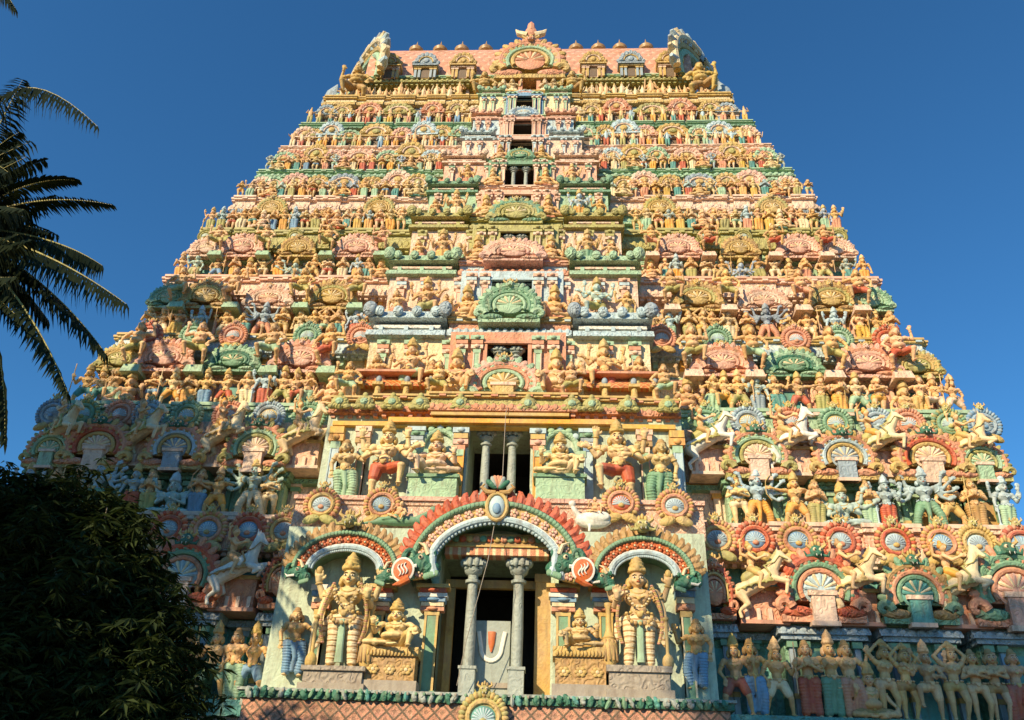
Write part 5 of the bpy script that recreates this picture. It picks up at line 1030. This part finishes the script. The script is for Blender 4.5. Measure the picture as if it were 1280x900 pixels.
hh = (q3[2]-q2[2])*1.12; NG.ell((0, 0, hh*1.08), (.32, .2, .4), paint('coral', .3)); NG.tube([(0, 0, hh*1.1), (0, 0, hh*1.26), (0, 0, hh*1.36)], [.22, .2, .03], paint('coral'), nu=8)
for sd in (-1, 1): NG.tube([(sd*.2, 0, hh*1.0), (sd*.65, 0, hh*1.06), (sd*.8, 0, hh*1.16)], [.2, .16, .03], paint('cream'), nu=8)
o = NG.build('front_gable', crown, (q2[0], yt+.1, q2[2]))
nb_ = MB(); zt_ = q2[2]; 
nb_.bx(-1.6, -.38, .35, 2, 34.1, zt_, paint('gold', .5)); nb_.bx(.38, 1.6, .35, 2, 34.1, zt_, paint('gold', .5)); nb_.bx(-.38, .38, 1.2, 2, 34.1, zt_, paint('dark', 0, .8, 0))
nb_.bx(-.55, .55, .1, .5, 34.1, 34.1+(zt_-34.1)*.4, paint('coral', .4)); 
for sd in (-1, 1): nb_.bx(sd*.45-.1, sd*.45+.1, .1, .5, 34.1, zt_-.1, paint('coral', .2)); nb_.bx(sd*1.45-.1, sd*1.45+.1, .15, .5, 34.1, zt_-.1, paint('olive', .2))
nb_.bx(-1.8, 1.8, .0, .6, zt_-.15, zt_, paint('olive', .4)); nb_.build('crown_window', crown, (q2[0], yt+.1, 0))
for i, px in enumerate((629, 641, 681, 693)):
    q = at(px, 116, yt+.3); statue(('praying', 'attendant')[i % 2], (q[0], yt+.28, 34.16), 1.35, 'pale', 'cream', 'cream', 0, f"cream figure beside the roof gable window, {('outermost left', 'inner left', 'inner right', 'outermost right')[i]}", 'figures beside the roof window')
for i, px in enumerate((445, 605, 715, 876)):
    q = at(px, 122, yt+.5); statue('crouching', (q[0], yt+.35, 34.16), 2.6 if i in (0, 3) else 2.1, 'gold', 'brown', 'gold', 0, f"large squatting golden-brown guardian below the roof, {('at left end', 'left of gable', 'right of gable', 'at right end')[i]}", 'squatting guardians below the roof', mirror=i < 2)

# ------------------------------------------------------------------ ground
gm = bpy.data.materials.new('dark_paving'); gm.use_nodes = True; t = gm.node_tree; geo = N(t, 'NewGeometry'); nn = noise(t, geo.outputs['Position'], .6, 6)
t.links.new(mixc(t, nn, (.06, .05, .04), (.12, .10, .075)), t.nodes['Principled BSDF'].inputs['Base Color']); t.nodes['Principled BSDF'].inputs['Roughness'].default_value = .9  # granite paving, its colour kept dark to lessen light bounced at the tower
g_ = MB(); g_.bx(-3000, 3000, -3000, 3000, -.5, 0, gm); tag(g_.build('ground', smooth=False), kind='structure')

# ------------------------------------------------------------------ palm, leafy tree and the trees outside the frame that shade the tower
palm_m = leafmat('palm_leaf', (.004, .014, .006), (.020, .030, .008), .08); bark = paint('stone', .5)
leaf_m = leafmat('tree_leaf', (.006, .017, .007), (.045, .065, .014), .15)
def frond(mb, pts, L, droop, seed=0):
    r = random.Random(seed); pts = [A(*p) for p in pts]; n = 64
    def bez(t):
        p = [q.copy() for q in pts]
        while len(p) > 1: p = [p[i]*(1-t)+p[i+1]*t for i in range(len(p)-1)]
        return p[0]
    ctr = [bez(i/n) for i in range(n+1)]; mb.tube(ctr[::4], [.045*(1-i/17.5) for i in range(17)], mb.rach, nu=5)
    for i in range(4, n+1):
        t = i/n; d = ctr[min(i+1, n)]-ctr[i-1]; d /= np.linalg.norm(d); side = np.cross(d, A(0, 0, 1)); side /= np.linalg.norm(side)+1e-6
        ln = L*(math.sin(PI*min(1, t*.80+.13))**.7)*r.uniform(.85, 1.1)
        for sd in (-1, 1):
            dirv = side*sd*.72+d*.62+A(r.uniform(-.09, .09), r.uniform(-.09, .09), -droop*r.uniform(.5, 1.1)); dirv /= np.linalg.norm(dirv)
            p0 = ctr[i]; p1 = p0+dirv*ln*.5; p2 = p1+(dirv+A(0, 0, -.6*droop-.15))*ln*.5; wd = np.cross(dirv, A(0, 0, 1)); wd /= np.linalg.norm(wd)+1e-6; wd = wd*.034+A(0, 0, .012)
            mb.add([p0-wd*.5, p0+wd*.5, p1+wd, p1-wd, p2], [(0, 1, 2, 3), (3, 2, 4)], palm_m)
def palm_tree(name, ctr, fr, label, L=.74, trunk=True, group=None):
    root = bpy.data.objects.new(name, None); C.objects.link(root); tag(root, label, 'palm tree', group); root.location = (ctr[0]-.8, ctr[1]+.5, 0)
    off = -A(*root.location)
    mb = MB(); mb.rach = paint('olive')
    for i, f in enumerate(fr): frond(mb, f[0], f[2] if len(f) > 2 else L, f[1], i+3)
    o = mb.build('crown', root, tuple(off), smooth=False)
    tr = MB(); b = A(ctr[0]-.8, ctr[1]+.5, 0); c = A(*ctr); pts = [b+(c-b)*t+A(.35*math.sin(t*2.2), 0, 0)*(1-t) for t in np.linspace(0, 1, 18)]; pts[-1] = c
    tr.tube(pts, [.24-.10*i/17+(.02 if i % 2 else 0) for i in range(18)], bark, nu=12); tr.build('trunk', root, tuple(off))
    for i in range(7): 
        a = i*.9; cn = MB(); cn.ell(c+A(.28*math.cos(a), .28*math.sin(a), -.35), (.14, .14, .18), paint('olive')); cn.build('coconut', root, tuple(off))
    return root
PY = -7.0
pc = at(-62, 285, PY)
def fp(px1, py1, px2, py2, y1=0, y2=0): return [pc, at(px1, py1, PY+y1), at(px2, py2, PY+y2)]
fr = [(fp(-10, 30, 122, 158, -.3, -.6), 1.7), (fp(-20, 190, 28, 100, .2, .3), .7), (fp(30, 215, 98, 226, .3, .6), .25, .45), (fp(40, 235, 140, 256, -.4, -.8), .3, .5), (fp(60, 285, 128, 332, .1, .2), 2.0), (fp(50, 300, 158, 380, -.3, -.6), 1.5),
      (fp(60, 340, 132, 442, .2, .4), .9), (fp(40, 370, 84, 490, -.3, -.5), .8), (fp(10, 400, 6, 550, 0, .2), .6), (fp(-20, 400, -40, 560, .3, .5), .6), (fp(-40, 200, 24, 165, -.5, -1.0), .6), (fp(-20, 220, 55, 200, .9, 1.4), .6), (fp(-15, 320, 40, 300, -1.0, -1.6), .8), (fp(10, 330, 60, 400, 1.0, 1.5), .9),
      (fp(-140, 120, -220, 160, 0, 0), .9), (fp(-160, 250, -250, 330, .3, .3), .9), (fp(-120, 340, -200, 480, -.3, -.4), .9), (fp(-70, 130, -90, 60, .4, .9), .6), (fp(-60, 160, 10, 215, -1.4, -2.2), .7), (fp(-30, 250, 30, 262, -1.2, -2.4), .7), (fp(-30, 290, 45, 350, 0, 0), .8), (fp(-30, 260, 60, 290, .6, .7), .7)]
palm_tree('palm_tree', pc, fr+[(fp(-60+random.randint(-60,20), 285+random.randint(-60,80), random.randint(-30,75), random.randint(170,420), random.uniform(-1.5,1.5), random.uniform(-2.5,2.5)), random.uniform(.6,1.1)) for _ in range(26)], 'tall coconut palm with dark drooping fronds at the left edge against blue sky')
pc2 = at(-70, -20, -6.5); fr2 = [([pc2, at(-20, -60, -6.5), at(20, 12, -6.5)], .8), ([pc2, at(-40, 20, -6.3), at(-10, 45, -6.3)], .8)]+[([pc2, pc2+A(1.4*math.cos(a), 1.4*math.sin(a), 1.1), pc2+A(2.6*math.cos(a), 2.6*math.sin(a), -.3)], .8) for a in np.linspace(1.8, 4.6, 7)]
palm_tree('palm_tree', pc2, fr2, 'second palm whose frond tips just enter the upper left corner')
def leafy(name, blobs, base, n, size, label, cat, group=None, trunk_r=.35, seed=1, droop=.6, per=7):
    rr = np.random.default_rng(seed); root = bpy.data.objects.new(name, None); C.objects.link(root); tag(root, label, cat, group); root.location = base; off = -A(*base)
    V = []; Fc = []; vol = np.array([b[3]*b[4]*b[5] for b in blobs])**.7; vol = vol/vol.sum(); k = 0
    for bi, b in enumerate(blobs):
        for j in range(int(n*vol[bi])):
            d = rr.normal(size=3); d /= np.linalg.norm(d); r = rr.uniform(.30, 1.12)**.6*(1+.26*math.sin(7*d[0]+3*bi)+.15*math.sin(9*d[2]+5*d[1])); p = A(b[0], b[1], b[2])+d*A(b[3], b[4], b[5])*r
            for q in range(per):
                a = rr.uniform(0, 2*PI); dr = A(math.cos(a), math.sin(a), -droop*rr.uniform(-.2, 1.4)); dr /= np.linalg.norm(dr); L = size*rr.uniform(.7, 1.25); s0 = np.cross(dr, A(0, 0, 1)+rr.normal(size=3)*.3); s0 = s0/np.linalg.norm(s0)*L*.11
                mid = p+dr*L*.5+A(0, 0, .03*L); V += [p+dr*.05*L, mid+s0, p+dr*L-A(0, 0, .12*L), mid-s0]; Fc.append((k, k+1, k+2, k+3)); k += 4
    mb = MB(); mb.add(V, Fc, leaf_m); mb.build('crown', root, tuple(off), smooth=False)
    tr = MB(); c0 = A(*base); 
    mass = sum(A(b[0], b[1], b[2]) for b in blobs)/len(blobs); fork = c0+(mass-c0)*.42; tr.tube([c0, c0*.5+fork*.5+A(.1, 0, 0), fork], [trunk_r*1.2, trunk_r, trunk_r*.85], bark, nu=10)
    for b in blobs:
        e = A(b[0], b[1], b[2]); tr.tube([fork, fork*.5+e*.5+A(0, 0, .25), e], [trunk_r*.7, trunk_r*.45, trunk_r*.12], bark, nu=8)
        for j in range(4):
            dd = rr.normal(size=3); dd /= np.linalg.norm(dd); tr.tube([e-(e-fork)*.2, e+dd*A(b[3], b[4], b[5])*.8], [trunk_r*.18, trunk_r*.04], bark, nu=6)
    tr.build('trunk', root, tuple(off)); return root
def blob(px, py, Y, r, rz=None): q = at(px, py, Y); return (q[0], q[1], q[2], r, r*.8, rz or r*.8)
bb = [blob(205, 780, -8, .35), blob(175, 700, -8.2, .35), blob(150, 655, -8.1, .3), blob(70, 615, -8, .5), blob(60, 690, -8, 1.5), blob(-10, 660, -7.5, 1.3), blob(105, 740, -8.5, 1.4), blob(155, 800, -8.2, 1.05), blob(40, 830, -8.5, 1.6), blob(-60, 780, -8, 1.6), blob(120, 880, -8.5, 1.6), blob(180, 740, -8, .6), blob(190, 855, -8, .8), blob(0, 920, -8.5, 1.8), blob(110, 980, -8.5, 1.8), blob(130, 665, -8.2, .8), blob(20, 625, -8, .7)]
leafy('leafy_tree', bb, (at(40, 900, -8.5)[0], -8.0, 0), 9500, .27, 'dark leafy tree with narrow drooping leaves in shade at lower left', 'tree', None, .25, 3)
#@@CASTERS@@
def shade_pt(x, y, z, t): return (x+sdir.x*t, y+sdir.y*t, z+sdir.z*t)
def sblob(x, z, t, r, rz=None): q = shade_pt(x, 0, z, t); return (*q, r, r, rz or r)
LB = [sblob(-9.5, 9.2, 18, 1.7), sblob(-11.5, 14.2, 17, 1.3), sblob(-13.2, 13.2, 17, 2.1), sblob(-12, 10.5, 18, 2.6), sblob(-15, 11, 18, 3.2), sblob(-10.6, 8.2, 18, 2.2), sblob(-13, 7, 18, 3.0), sblob(-9.0, 6.2, 19, 1.8), sblob(-16, 14, 18, 2.4), sblob(-10.5, 4.5, 19, 2.6)]
leafy('leafy_tree', LB, (-19.5, -13.5, 0), 7000, .55, 'tall broad tree outside the left edge of the picture shading the tower', 'tree', None, .5, 4, .5, 6)
BB = [shade_pt(-7.5, -8, 4.5, 9)+(2.4, 2.4, 2.2), shade_pt(-9.5, -8, 5.5, 9)+(2.6, 2.6, 2.4), shade_pt(-6, -8, 2.5, 9)+(2.2, 2.2, 2.0)]
leafy('leafy_tree', BB, (-13.5, -15.5, 0), 4200, .5, 'smaller broad tree outside the left edge shading the dark leafy tree', 'tree', None, .4, 6, .5, 6)
RB = [sblob(8.9, 4.0, 42, 2.3, 2.4), sblob(11.8, 4.2, 42, 2.6, 3.0), sblob(15, 4.5, 42, 2.6, 3.4), sblob(10, 1.5, 42, 3), sblob(14, 1.5, 42, 3), sblob(17.5, 4, 42, 2.6, 3.6), sblob(7.4, 4.4, 42, 1.2, 1.6)]
leafy('leafy_tree', RB, (shade_pt(12, 0, 0, 42)[0], shade_pt(12, 0, 0, 42)[1], 0), 7000, .6, 'tall tree standing behind the viewer that shades the lower right ledge', 'tree', None, .6, 5, .5, 6)
